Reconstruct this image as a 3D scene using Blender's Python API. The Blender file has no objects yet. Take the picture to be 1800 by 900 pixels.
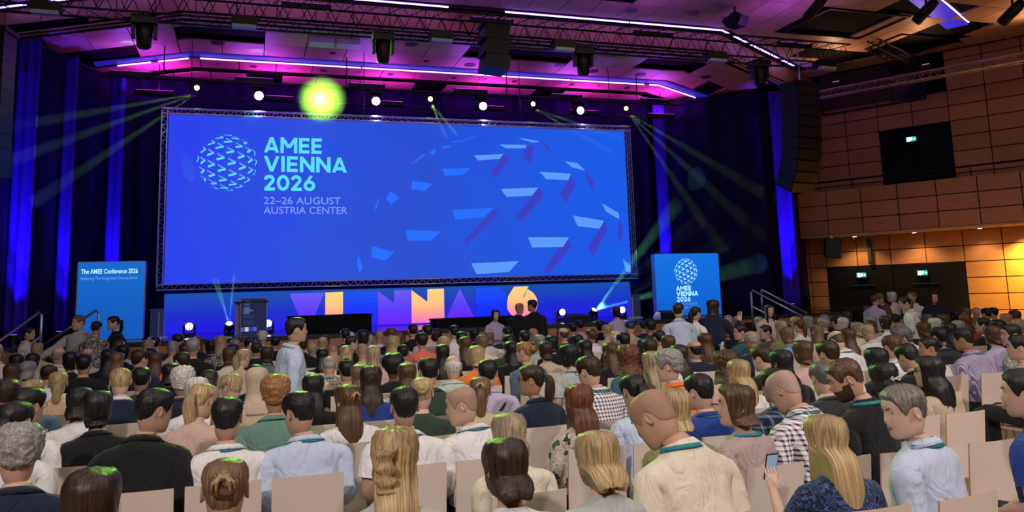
import bpy, math, random
import numpy as np
from mathutils import Matrix, Vector, noise as mnoise

# ------------------------------------------------------------------ camera, world, view
sc = bpy.context.scene
COL = sc.collection
F_PX, PP_Y = 1400.0, 320.0                      # focal length and optical centre, in 1800x900 pixels
PITCH, ROLL, YAW = (math.radians(a) for a in (7.93, -1.70, 18.21))
fw = Vector((math.sin(YAW) * math.cos(PITCH), math.cos(YAW) * math.cos(PITCH), math.sin(PITCH)))
r0 = Vector((math.cos(YAW), -math.sin(YAW), 0)); u0 = r0.cross(fw)
rt = r0 * math.cos(ROLL) + u0 * math.sin(ROLL); up = -r0 * math.sin(ROLL) + u0 * math.cos(ROLL)
cam_d = bpy.data.cameras.new('camera'); cam = bpy.data.objects.new('camera', cam_d); COL.objects.link(cam)
cam.matrix_world = Matrix(((rt.x, up.x, -fw.x, 0), (rt.y, up.y, -fw.y, 0), (rt.z, up.z, -fw.z, 1.95), (0, 0, 0, 1)))
cam_d.sensor_width = 36; cam_d.lens = F_PX / 1800 * 36; cam_d.shift_y = -(450 - PP_Y) / 1800
cam_d.clip_end = 200; cam_d.clip_start = 0.05
sc.camera = cam
w = bpy.data.worlds.new('World'); sc.world = w; w.use_nodes = True
w.node_tree.nodes['Background'].inputs[0].default_value = (0.35, 0.3, 0.5, 1)
w.node_tree.nodes['Background'].inputs[1].default_value = 0.012
sc.view_settings.view_transform = 'Standard'; sc.view_settings.look = 'None'
sc.view_settings.gamma = 1; sc.view_settings.use_curve_mapping = False
sc.view_settings.exposure = 0.0
sc.cycles.max_bounces = 4; sc.cycles.diffuse_bounces = 2; sc.cycles.glossy_bounces = 2
sc.cycles.transmission_bounces = 4; sc.cycles.transparent_max_bounces = 6; sc.cycles.volume_bounces = 0
sc.cycles.use_light_tree = True
sc.cycles.sample_clamp_indirect = 4; sc.cycles.sample_clamp_direct = 0
sc.cycles.caustics_reflective = False; sc.cycles.caustics_refractive = False

def aim(o, target):
    d = Vector(target) - o.location
    o.rotation_euler = d.to_track_quat('-Z', 'Y').to_euler()
def spot(name, loc, target, power, color, deg, blend=.4, radius=.05):
    l = bpy.data.lights.new(name, 'SPOT'); l.energy = power; l.color = color
    l.spot_size = math.radians(deg); l.spot_blend = blend; l.shadow_soft_size = radius
    o = bpy.data.objects.new(name, l); COL.objects.link(o); o.location = loc; aim(o, target); return o
def area(name, loc, target, power, color, sx, sy):
    l = bpy.data.lights.new(name, 'AREA'); l.energy = power; l.color = color; l.shape = 'RECTANGLE'; l.size = sx; l.size_y = sy
    o = bpy.data.objects.new(name, l); COL.objects.link(o); o.location = loc; aim(o, target); return o

# house lights: recessed lamps of the hall ceiling, over and behind the seats
for x in (-3, 3, 9, 15):
    for y, p in ((-3, 120), (3, 120), (8.5, 75)): area('house_light', (x, y, 8.95), (x, y + .6, 0), p * (.5 if x > 12 else 1), (1, .87, .80), .8, .8)
# front-of-house wash from a truss behind the viewer
spot('front_wash', (-5, -5, 8.2), (2, 6, 1), 3200, (1, .90, .85), 50, .9, .25)
spot('front_wash', (12, -5, 8.2), (6, 6, 1), 3200, (1, .90, .85), 50, .9, .25)

# ------------------------------------------------------------------ materials
MATS = {}
def srgb(r, g, b):
    f = lambda c: c / 12.92 if c <= .04045 else ((c + .055) / 1.055) ** 2.4
    return (f(r / 255), f(g / 255), f(b / 255))
def newmat(name):
    m = bpy.data.materials.new(name); m.use_nodes = True
    nt = m.node_tree; return m, nt, nt.nodes['Principled BSDF'], nt.nodes, nt.links
def pm(name, col, rough=.6, metal=0, spec=.4, var=.12, scale=6., bump=0., bscale=30., coord='Object', alpha=1):
    if name in MATS: return MATS[name]
    m, nt, b, N, L = newmat(name)
    b.inputs['Roughness'].default_value = rough; b.inputs['Metallic'].default_value = metal
    b.inputs['Specular IOR Level'].default_value = spec
    tc = N.new('ShaderNodeTexCoord'); nz = N.new('ShaderNodeTexNoise'); nz.inputs['Scale'].default_value = scale
    nz.inputs['Detail'].default_value = 3
    L.new(tc.outputs[coord], nz.inputs['Vector'])
    mx = N.new('ShaderNodeMixRGB'); mx.blend_type = 'MIX'
    mx.inputs[1].default_value = (*[c * (1 - var) for c in col], 1); mx.inputs[2].default_value = (*[min(1, c * (1 + var)) for c in col], 1)
    L.new(nz.outputs['Fac'], mx.inputs[0]); L.new(mx.outputs[0], b.inputs['Base Color'])
    if bump:
        n2 = N.new('ShaderNodeTexNoise'); n2.inputs['Scale'].default_value = bscale; L.new(tc.outputs[coord], n2.inputs['Vector'])
        bp = N.new('ShaderNodeBump'); bp.inputs['Strength'].default_value = bump; bp.inputs['Distance'].default_value = .02
        L.new(n2.outputs['Fac'], bp.inputs['Height']); L.new(bp.outputs[0], b.inputs['Normal'])
    MATS[name] = m; return m
def em(name, col, strength=1.0):
    if name in MATS: return MATS[name]
    m, nt, b, N, L = newmat(name)
    b.inputs['Base Color'].default_value = (0.01, 0.01, 0.01, 1); b.inputs['Roughness'].default_value = .5
    b.inputs['Emission Color'].default_value = (*col, 1); b.inputs['Emission Strength'].default_value = strength
    MATS[name] = m; return m
def em_grad(name, stops, axis=2, lo=0., hi=1., strength=1.0, noise_amt=0.0):
    """display content: colour ramp along an object axis"""
    if name in MATS: return MATS[name]
    m, nt, b, N, L = newmat(name)
    tc = N.new('ShaderNodeTexCoord'); sp = N.new('ShaderNodeSeparateXYZ'); L.new(tc.outputs['Object'], sp.inputs[0])
    mr = N.new('ShaderNodeMapRange'); mr.inputs[1].default_value = lo; mr.inputs[2].default_value = hi
    L.new(sp.outputs[axis], mr.inputs[0])
    rp = N.new('ShaderNodeValToRGB'); e = rp.color_ramp.elements
    e[0].position = stops[0][0]; e[0].color = (*stops[0][1], 1); e[1].position = stops[-1][0]; e[1].color = (*stops[-1][1], 1)
    for p, c in stops[1:-1]:
        n = e.new(p); n.color = (*c, 1)
    L.new(mr.outputs[0], rp.inputs[0]); L.new(rp.outputs[0], b.inputs['Emission Color'])
    b.inputs['Base Color'].default_value = (.01, .01, .01, 1); b.inputs['Emission Strength'].default_value = strength
    MATS[name] = m; return m

BLACK = pm('black_metal', (.012, .012, .014), .45, .3)
DARK = pm('dark_paint', (.02, .02, .024), .6)
STEEL = pm('brushed_steel', (.55, .55, .58), .3, 1)
TRUSSM = pm('truss_aluminium', (.014, .014, .018), .5, .4)
TRUSSL = pm('screen_truss_aluminium', (.5, .48, .6), .35, .9)
VOID = pm('black_cavity', (.004, .004, .005), .9, 0, .1)
def wood(name, c1, c2, rough=.45):
    if name in MATS: return MATS[name]
    m, nt, b, N, L = newmat(name); b.inputs['Roughness'].default_value = rough; b.inputs['Specular IOR Level'].default_value = .35
    tc = N.new('ShaderNodeTexCoord'); mp = N.new('ShaderNodeMapping'); mp.inputs['Scale'].default_value = (1.5, 1.5, 14)
    L.new(tc.outputs['Object'], mp.inputs[0]); nz = N.new('ShaderNodeTexNoise'); nz.inputs['Scale'].default_value = 2.2; nz.inputs['Detail'].default_value = 6
    nz.inputs['Distortion'].default_value = .4
    oi = N.new('ShaderNodeObjectInfo'); ad = N.new('ShaderNodeVectorMath'); ad.operation = 'ADD'
    L.new(mp.outputs[0], ad.inputs[0]); L.new(oi.outputs['Random'], ad.inputs[1]); L.new(ad.outputs[0], nz.inputs['Vector'])
    rp = N.new('ShaderNodeValToRGB'); rp.color_ramp.elements[0].color = (*c1, 1); rp.color_ramp.elements[1].color = (*c2, 1)
    rp.color_ramp.elements[0].position = .3; rp.color_ramp.elements[1].position = .7
    L.new(nz.outputs['Fac'], rp.inputs[0])
    hs = N.new('ShaderNodeHueSaturation'); L.new(rp.outputs[0], hs.inputs['Color'])
    mr = N.new('ShaderNodeMapRange'); mr.inputs[3].default_value = .88; mr.inputs[4].default_value = 1.1
    L.new(oi.outputs['Random'], mr.inputs[0]); L.new(mr.outputs[0], hs.inputs['Value']); L.new(hs.outputs[0], b.inputs['Base Color'])
    MATS[name] = m; return m
WOOD = wood('beech_panel', (.38, .165, .08), (.48, .22, .11))
CEILW = wood('ceiling_panel_wood', (.44, .27, .18), (.51, .32, .22), .5)

# ------------------------------------------------------------------ mesh helpers
class MB:
    def __init__(s): s.v = []; s.f = []; s.mi = []
    def add(s, v, f, mi=0):
        o = len(s.v); s.v += [tuple(map(float, p)) for p in v]; s.f += [tuple(i + o for i in q) for q in f]; s.mi += [mi] * len(f); return s
    def box(s, lo, hi, mi=0, M=None):
        v = [Vector((x, y, z)) for x in (lo[0], hi[0]) for y in (lo[1], hi[1]) for z in (lo[2], hi[2])]
        if M: v = [M @ p for p in v]
        return s.add(v, [(0, 1, 3, 2), (4, 6, 7, 5), (0, 4, 5, 1), (2, 3, 7, 6), (0, 2, 6, 4), (1, 5, 7, 3)], mi)
    def tube(s, pts, r, n=8, mi=0, cap=True):
        pts = [Vector(p) for p in pts]; rr = r if isinstance(r, (list, tuple)) else [r] * len(pts)
        rings = []; pu = None
        for i, p in enumerate(pts):
            d = (pts[min(i + 1, len(pts) - 1)] - pts[max(i - 1, 0)])
            d = d.normalized() if d.length > 1e-9 else Vector((0, 0, 1))
            a = pu if pu is not None else (Vector((0, 0, 1)) if abs(d.z) < .9 else Vector((1, 0, 0)))
            e1 = (a - d * a.dot(d)).normalized(); e2 = d.cross(e1); pu = e1
            rings.append([p + (e1 * math.cos(t) + e2 * math.sin(t)) * rr[i] for t in [2 * math.pi * k / n for k in range(n)]])
        v = [q for ri in rings for q in ri]; f = []
        for i in range(len(pts) - 1):
            for k in range(n): f.append((i * n + k, i * n + (k + 1) % n, (i + 1) * n + (k + 1) % n, (i + 1) * n + k))
        if cap: f.append(tuple(range(n))[::-1]); f.append(tuple((len(pts) - 1) * n + k for k in range(n)))
        return s.add(v, f, mi)
    def lathe(s, prof, n=16, M=None, mi=0):
        v = []; f = []
        for r, z in prof:
            for k in range(n): v.append(Vector((r * math.cos(2 * math.pi * k / n), r * math.sin(2 * math.pi * k / n), z)))
        if M: v = [M @ p for p in v]
        m = len(prof)
        for i in range(m - 1):
            for k in range(n): f.append((i * n + k, i * n + (k + 1) % n, (i + 1) * n + (k + 1) % n, (i + 1) * n + k))
        f.append(tuple(range(n))[::-1]); f.append(tuple((m - 1) * n + k for k in range(n)))
        return s.add(v, f, mi)
    def prism(s, poly, lo, hi, plane='xz', mi=0):
        """polygon in a plane, extruded along the third axis"""
        n = len(poly); P = (lambda a, b, c: (a, c, b)) if plane == 'xz' else ((lambda a, b, c: (a, b, c)) if plane == 'xy' else (lambda a, b, c: (c, a, b)))
        v = [P(a, b, lo) for a, b in poly] + [P(a, b, hi) for a, b in poly]
        f = [tuple(range(n)), tuple(range(2 * n - 1, n - 1, -1))] + [(i, n + i, n + (i + 1) % n, (i + 1) % n) for i in range(n)]
        return s.add(v, f, mi)
    def mesh(s, name, smooth=False):
        me = bpy.data.meshes.new(name); me.from_pydata(s.v, [], s.f); me.materials.append(None)
        if any(s.mi):
            for _ in range(max(s.mi)): me.materials.append(None)
            me.polygons.foreach_set('material_index', s.mi)
        fix(me, smooth); return me
    def build(s, name, mat, parent=None, smooth=False, loc=None):
        return put(name, s.mesh(name, smooth), mat, parent, loc)
import bmesh
def fix(me, smooth):
    bm = bmesh.new(); bm.from_mesh(me); bmesh.ops.recalc_face_normals(bm, faces=bm.faces[:]); bm.to_mesh(me); bm.free()
    if smooth: me.polygons.foreach_set('use_smooth', [True] * len(me.polygons))
    me.update()
def put(name, me, mat, parent=None, loc=None, rotz=None):
    o = bpy.data.objects.new(name, me); COL.objects.link(o)
    ms = mat if isinstance(mat, (list, tuple)) else [mat]
    for i, m in enumerate(ms):
        if i < len(o.material_slots): o.material_slots[i].link = 'OBJECT'; o.material_slots[i].material = m
    if parent: o.parent = parent
    if loc: o.location = loc
    if rotz is not None: o.rotation_euler[2] = rotz
    return o
def tag(o, label=None, cat=None, group=None, kind=None):
    if label: o['label'] = label
    if cat: o['category'] = cat
    if group: o['group'] = group
    if kind: o['kind'] = kind
    return o
def empty(name, loc=(0, 0, 0), rotz=0, label=None, cat=None, group=None):
    o = bpy.data.objects.new(name, None); COL.objects.link(o); o.location = loc; o.rotation_euler[2] = rotz
    o.empty_display_size = .1
    return tag(o, label, cat, group)
def struct(name, mb, mat, smooth=False): return tag(mb.build(name, mat, None, smooth), kind='structure')
def copy_tree(o, parent=None):
    c = o.copy(); COL.objects.link(c); c.parent = parent
    for ch in o.children: copy_tree(ch, c)
    return c
def textmesh(name, s, fit, mat, parent, loc, bold=0.0, depth=.002, rotz=0):
    """flat lettering, set with the built-in font and fitted to (width, cap height) in metres"""
    cu = bpy.data.curves.new(name, 'FONT'); cu.body = s; cu.size = 1; cu.offset = bold; cu.extrude = 0; cu.resolution_u = 3
    t = bpy.data.objects.new(name, cu); COL.objects.link(t)
    dg = bpy.context.evaluated_depsgraph_get(); me = bpy.data.meshes.new_from_object(t.evaluated_get(dg))
    bpy.data.objects.remove(t); bpy.data.curves.remove(cu)
    n = len(me.vertices); co = np.zeros(n * 3); me.vertices.foreach_get('co', co); co = co.reshape(-1, 3)
    lo, hi = co.min(0), co.max(0); k = fit[0] / (hi[0] - lo[0]); kz = fit[1] / .73
    out = np.stack([(co[:, 0] - lo[0]) * k, -depth + 0 * co[:, 0], co[:, 1] * kz], -1)
    me.vertices.foreach_set('co', out.ravel()); me.materials.clear(); me.materials.append(None); me.name = name; me.update()
    return put(name, me, mat, parent, loc, rotz)
# ------------------------------------------------------------------ people: surfaces
HAIRC = dict(bk=(.010, .009, .010), db=(.030, .017, .011), br=(.085, .042, .022), lb=(.17, .10, .055), bl=(.42, .29, .145),
             gb=(.36, .27, .17), rd=(.13, .042, .018), rd2=(.30, .14, .055), rb2=(.40, .21, .12), gr=(.27, .26, .25), wh=(.55, .53, .50),
             sp=(.10, .10, .105), sp2=(.15, .135, .12), be=(.38, .26, .15), dg=(.02, .06, .04))
HAIRN = dict(bk='black', db='dark brown', br='brown', lb='light brown', bl='blonde', gb='ash blonde', rd='auburn', rd2='ginger',
             rb2='strawberry blonde', gr='grey', wh='white', sp='grey-flecked black', sp2='greying', be='beige', dg='dark green')
TOPC = dict(bk=(.012, .012, .014), nv=(.015, .02, .045), wt=(.72, .70, .72), lb=(.30, .42, .66), bb=(.50, .57, .74), li=(.46, .40, .58), be=(.50, .40, .29), cr=(.70, .62, .50),
            gy=(.42, .43, .44), dg=(.03, .055, .042), gn=(.13, .24, .20), gn2=(.45, .58, .53), te=(.05, .13, .16), rb=(.02, .05, .25), pk=(.60, .38, .38), ma=(.40, .30, .29),
            co=(.75, .17, .13), br=(.10, .055, .04), mu=(.30, .20, .06), ol=(.20, .21, .08), ch=(.03, .03, .034), dn=(.09, .15, .24), pe=(.70, .47, .33), bg=(.55, .38, .31),
            rd=(.45, .03, .03), fs=(.42, .42, .36))
TOPC['or'] = (.80, .20, .04)
TOPN = dict(bk='black', nv='navy', wt='white', lb='light blue', bb='pale blue', li='lilac', be='beige', cr='cream', gy='grey', dg='dark green', gn='sage green', gn2='mint green',
            te='teal', rb='royal blue', pk='pink', ma='mauve', co='coral', br='brown', mu='mustard', ol='olive', ch='charcoal', dn='denim', pe='peach', bg='blush', rd='red', fs='floral grey')
TOPN['or'] = 'orange'
SKINC = [(.58, .36, .27), (.50, .30, .21), (.62, .41, .32), (.40, .22, .14), (.17, .085, .05)]
def skin_mat(k):
    nm = 'skin_tone_%d' % k
    if nm in MATS: return MATS[nm]
    m = pm(nm, SKINC[k], .5, 0, .35, .1, 25.); return m
def hair_mat(code, curly=False):
    nm = 'hair_' + code + ('_curly' if curly else '')
    if nm in MATS: return MATS[nm]
    c = HAIRC[code]; m, nt, b, N, L = newmat(nm); b.inputs['Roughness'].default_value = .42; b.inputs['Specular IOR Level'].default_value = .35
    uv = N.new('ShaderNodeTexCoord'); mp = N.new('ShaderNodeMapping'); mp.inputs['Scale'].default_value = (46, 2.2, 1)
    L.new(uv.outputs['UV'], mp.inputs[0]); nz = N.new('ShaderNodeTexNoise'); nz.inputs['Scale'].default_value = 1.6; nz.inputs['Detail'].default_value = 4
    oi = N.new('ShaderNodeObjectInfo'); ad = N.new('ShaderNodeVectorMath'); L.new(mp.outputs[0], ad.inputs[0]); L.new(oi.outputs['Random'], ad.inputs[1])
    L.new(ad.outputs[0], nz.inputs['Vector'])
    if curly: nz.inputs['Scale'].default_value = 75; nz.inputs['Distortion'].default_value = 1.5; L.new(uv.outputs['Object'], nz.inputs['Vector'])
    rp = N.new('ShaderNodeValToRGB'); e = rp.color_ramp.elements
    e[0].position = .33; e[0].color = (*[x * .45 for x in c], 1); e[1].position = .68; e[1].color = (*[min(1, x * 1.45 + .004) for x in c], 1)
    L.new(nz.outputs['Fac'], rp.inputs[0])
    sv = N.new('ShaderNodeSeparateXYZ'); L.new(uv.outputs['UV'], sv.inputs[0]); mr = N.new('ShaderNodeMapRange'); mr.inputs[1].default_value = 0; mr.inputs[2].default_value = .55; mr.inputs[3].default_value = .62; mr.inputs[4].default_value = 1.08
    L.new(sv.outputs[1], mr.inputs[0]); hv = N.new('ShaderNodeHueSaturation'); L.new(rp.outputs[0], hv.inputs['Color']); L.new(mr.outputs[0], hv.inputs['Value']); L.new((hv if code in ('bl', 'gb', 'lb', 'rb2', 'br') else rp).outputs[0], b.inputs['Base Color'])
    bp = N.new('ShaderNodeBump'); bp.inputs['Strength'].default_value = .5; bp.inputs['Distance'].default_value = .006
    L.new(nz.outputs['Fac'], bp.inputs['Height']); L.new(bp.outputs[0], b.inputs['Normal'])
    MATS[nm] = m; return m
def stubble_mat(code, sk):
    a = HAIRC[code]; s = SKINC[sk]; return pm('stubble_%s_%d' % (code, sk), tuple(.30 * x + .62 * y for x, y in zip(a, s)), .6, 0, .3, .2, 60.)
def math_node(N, L, op, a, b=None):
    n = N.new('ShaderNodeMath'); n.operation = op
    for i, x in enumerate((a, b)):
        if x is None: continue
        if isinstance(x, (int, float)): n.inputs[i].default_value = x
        else: L.new(x, n.inputs[i])
    return n.outputs[0]
def cloth_mat(code, pat=''):
    nm = 'cloth_' + code + pat
    if nm in MATS: return MATS[nm]
    c = TOPC[code]; m, nt, b, N, L = newmat(nm); b.inputs['Roughness'].default_value = .85; b.inputs['Specular IOR Level'].default_value = .15
    b.inputs['Sheen Weight'].default_value = .1
    tc = N.new('ShaderNodeTexCoord'); sp = N.new('ShaderNodeSeparateXYZ'); L.new(tc.outputs['Object'], sp.inputs[0])
    x, y, z = sp.outputs
    mx = N.new('ShaderNodeMixRGB'); out = mx.outputs[0]
    dark = (*[v * .88 for v in c], 1); lite = (*[min(1, v * 1.08) for v in c], 1)
    nz = N.new('ShaderNodeTexNoise'); nz.inputs['Scale'].default_value = 5; L.new(tc.outputs['Object'], nz.inputs['Vector'])
    if pat in ('ck', 'pl'):
        k = 230 if pat == 'ck' else 90
        sx = math_node(N, L, 'SINE', math_node(N, L, 'MULTIPLY', math_node(N, L, 'ADD', x, math_node(N, L, 'MULTIPLY', y, .6)), k)); sz = math_node(N, L, 'SINE', math_node(N, L, 'MULTIPLY', z, k))
        fx = math_node(N, L, 'GREATER_THAN', sx, .25 if pat == 'ck' else .8); fz = math_node(N, L, 'GREATER_THAN', sz, .25 if pat == 'ck' else .8)
        fac = math_node(N, L, 'MULTIPLY', math_node(N, L, 'ADD', fx, fz), .5)
        L.new(fac, mx.inputs[0]); mx.inputs[1].default_value = lite
        mx.inputs[2].default_value = (.05, .02, .06, 1) if pat == 'ck' and code == 'wt' else ((.2, .25, .36, 1) if pat == 'pl' else (.01, .02, .03, 1))
    elif pat == 'st':
        sx = math_node(N, L, 'SINE', math_node(N, L, 'MULTIPLY', math_node(N, L, 'ADD', x, math_node(N, L, 'MULTIPLY', y, .6)), 420))
        L.new(math_node(N, L, 'GREATER_THAN', sx, .2), mx.inputs[0]); mx.inputs[1].default_value = lite; mx.inputs[2].default_value = (*[v * .35 for v in c], 1)
    elif pat in ('fl', 'dt') or code == 'fs':
        vo = N.new('ShaderNodeTexVoronoi'); vo.inputs['Scale'].default_value = 34 if code != 'fs' else 13; L.new(tc.outputs['Object'], vo.inputs['Vector'])
        wn = N.new('ShaderNodeTexNoise'); wn.inputs['Scale'].default_value = 26 if code != 'fs' else 14; wn.inputs['Detail'].default_value = 4; L.new(tc.outputs['Object'], wn.inputs['Vector'])
        rp = N.new('ShaderNodeValToRGB'); rp.color_ramp.interpolation = 'CONSTANT'; e = rp.color_ramp.elements
        pal = [lite, (.45, .08, .06, 1), dark, (.05, .16, .17, 1), lite] if code == 'cr' else ([(.03, .045, .03, 1), lite, (.5, .33, .28, 1), lite, (.06, .09, .05, 1)] if code == 'fs' else
              [lite, (.05, .05, .06, 1), lite, (.3, .3, .3, 1), dark] if code == 'wt' else ([dark, (.06, .10, .24, 1), dark, (.035, .06, .16, 1), dark] if code == 'nv' else [dark, (.55, .52, .48, 1), dark, (.3, .28, .26, 1), dark]))
        e[0].position = 0; e[0].color = pal[0]; e[1].position = .62; e[1].color = pal[4]
        for p_, q_ in zip((.40, .47, .54), pal[1:4]): n_ = e.new(p_); n_.color = q_
        L.new(wn.outputs['Fac'], rp.inputs[0]); mx.inputs[2].default_value = lite
        mx.blend_type = 'MIX'; L.new(rp.outputs[0], mx.inputs[1]); mx.inputs[0].default_value = 0
    else:
        L.new(nz.outputs['Fac'], mx.inputs[0]); mx.inputs[1].default_value = dark; mx.inputs[2].default_value = lite
    L.new(out, b.inputs['Base Color'])
    mp = N.new('ShaderNodeMapping'); mp.inputs['Scale'].default_value = (9, 9, 5); mp.inputs['Rotation'].default_value = (0, .5, 0)
    L.new(tc.outputs['Object'], mp.inputs[0]); n2 = N.new('ShaderNodeTexNoise'); n2.inputs['Scale'].default_value = 1.2; n2.inputs['Distortion'].default_value = 1.3; n2.inputs['Detail'].default_value = 2
    L.new(mp.outputs[0], n2.inputs['Vector']); bp = N.new('ShaderNodeBump'); bp.inputs['Strength'].default_value = .75; bp.inputs['Distance'].default_value = .035
    L.new(n2.outputs['Fac'], bp.inputs['Height']); L.new(bp.outputs[0], b.inputs['Normal'])
    MATS[nm] = m; return m

# ------------------------------------------------------------------ people: geometry
HT = np.array([  # head outline by height: h, front, back, half width
    (-.115, .072, -.052, .030), (-.108, .082, -.058, .040), (-.095, .088, -.066, .050), (-.078, .091, -.076, .0575), (-.062, .092, -.083, .062), (-.045, .093, -.089, .0655), (-.028, .0935, -.094, .0685),
    (-.010, .093, -.098, .071), (.008, .092, -.101, .073), (.025, .0925, -.103, .0745), (.042, .094, -.104, .0755), (.058, .092, -.103, .0755), (.074, .086, -.0985, .0730), (.088, .076, -.090, .0675), (.100, .062, -.077, .058),
    (.109, .046, -.060, .0455), (.115, .030, -.042, .031), (.1185, .013, -.022, .014)])
def outline(th, h):
    f = np.interp(h, HT[:, 0], HT[:, 1]); b = np.interp(h, HT[:, 0], HT[:, 2]); w_ = np.interp(h, HT[:, 0], HT[:, 3])
    c, s = np.cos(th), np.sin(th)
    e = .88
    cc = np.sign(c) * np.abs(c) ** e; ss = np.sign(s) * np.abs(s) ** e
    return np.stack([w_ * ss, np.where(c >= 0, f, -b) * cc, h + 0 * th], -1)
def face_features(p):
    x, y, h = p[..., 0], p[..., 1], p[..., 2]; front = np.clip(y / .05, 0, 1)
    g = lambda cx, ch, sx, sh: np.exp(-((x - cx) / sx) ** 2 - ((h - ch) / sh) ** 2)
    d = .024 * np.exp(-(x / .011) ** 2) * np.clip(1 - np.abs(h + .020) / .016, 0, 1) ** .7 + .012 * np.exp(-(x / .010) ** 2) * np.clip((.030 - h) / .045, 0, 1) * (h > -.022)
    d += .006 * g(.012, -.024, .007, .007) + .006 * g(-.012, -.024, .007, .007)
    d += -.011 * g(.031, .018, .015, .010) - .011 * g(-.031, .018, .015, .010) + .005 * g(0.03, .036, .022, .007) + .005 * g(-.03, .036, .022, .007)
    d += .006 * g(0, -.050, .019, .005) + .005 * g(0, -.062, .017, .005) - .004 * g(0, -.056, .022, .0025) + .006 * g(0, -.092, .018, .012) + .004 * g(.045, -.012, .018, .018) + .004 * g(-.045, -.012, .018, .018)
    p = p.copy(); p[..., 1] += d * front; return p
def rotx(a): c, s = math.cos(a), math.sin(a); return np.array([[1, 0, 0], [0, c, -s], [0, s, c]])
def rotz(a): c, s = math.cos(a), math.sin(a); return np.array([[c, -s, 0], [s, c, 0], [0, 0, 1]])
def roty(a): c, s = math.cos(a), math.sin(a); return np.array([[c, 0, s], [0, 1, 0], [-s, 0, c]])
TORSO = np.array([  # rel height over hip, centre y, half width, half depth
    (.045, -.005, .160, .118), (.075, -.012, .172, .128), (.12, -.014, .170, .125), (.20, -.006, .155, .110), (.28, .0, .158, .110), (.345, .0, .170, .116), (.395, .0, .180, .117),
    (.435, -.002, .187, .112), (.472, -.006, .188, .104), (.505, -.012, .176, .093), (.532, -.017, .142, .082), (.551, -.016, .108, .074), (.567, -.012, .080, .068), (.581, -.004, .065, .064), (.600, .008, .058, .061), (.620, .022, .0555, .060)])
NECKP = np.array([0, .004, .597]); HEADC = np.array([0, .040, .721])
class Body: pass
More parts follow.
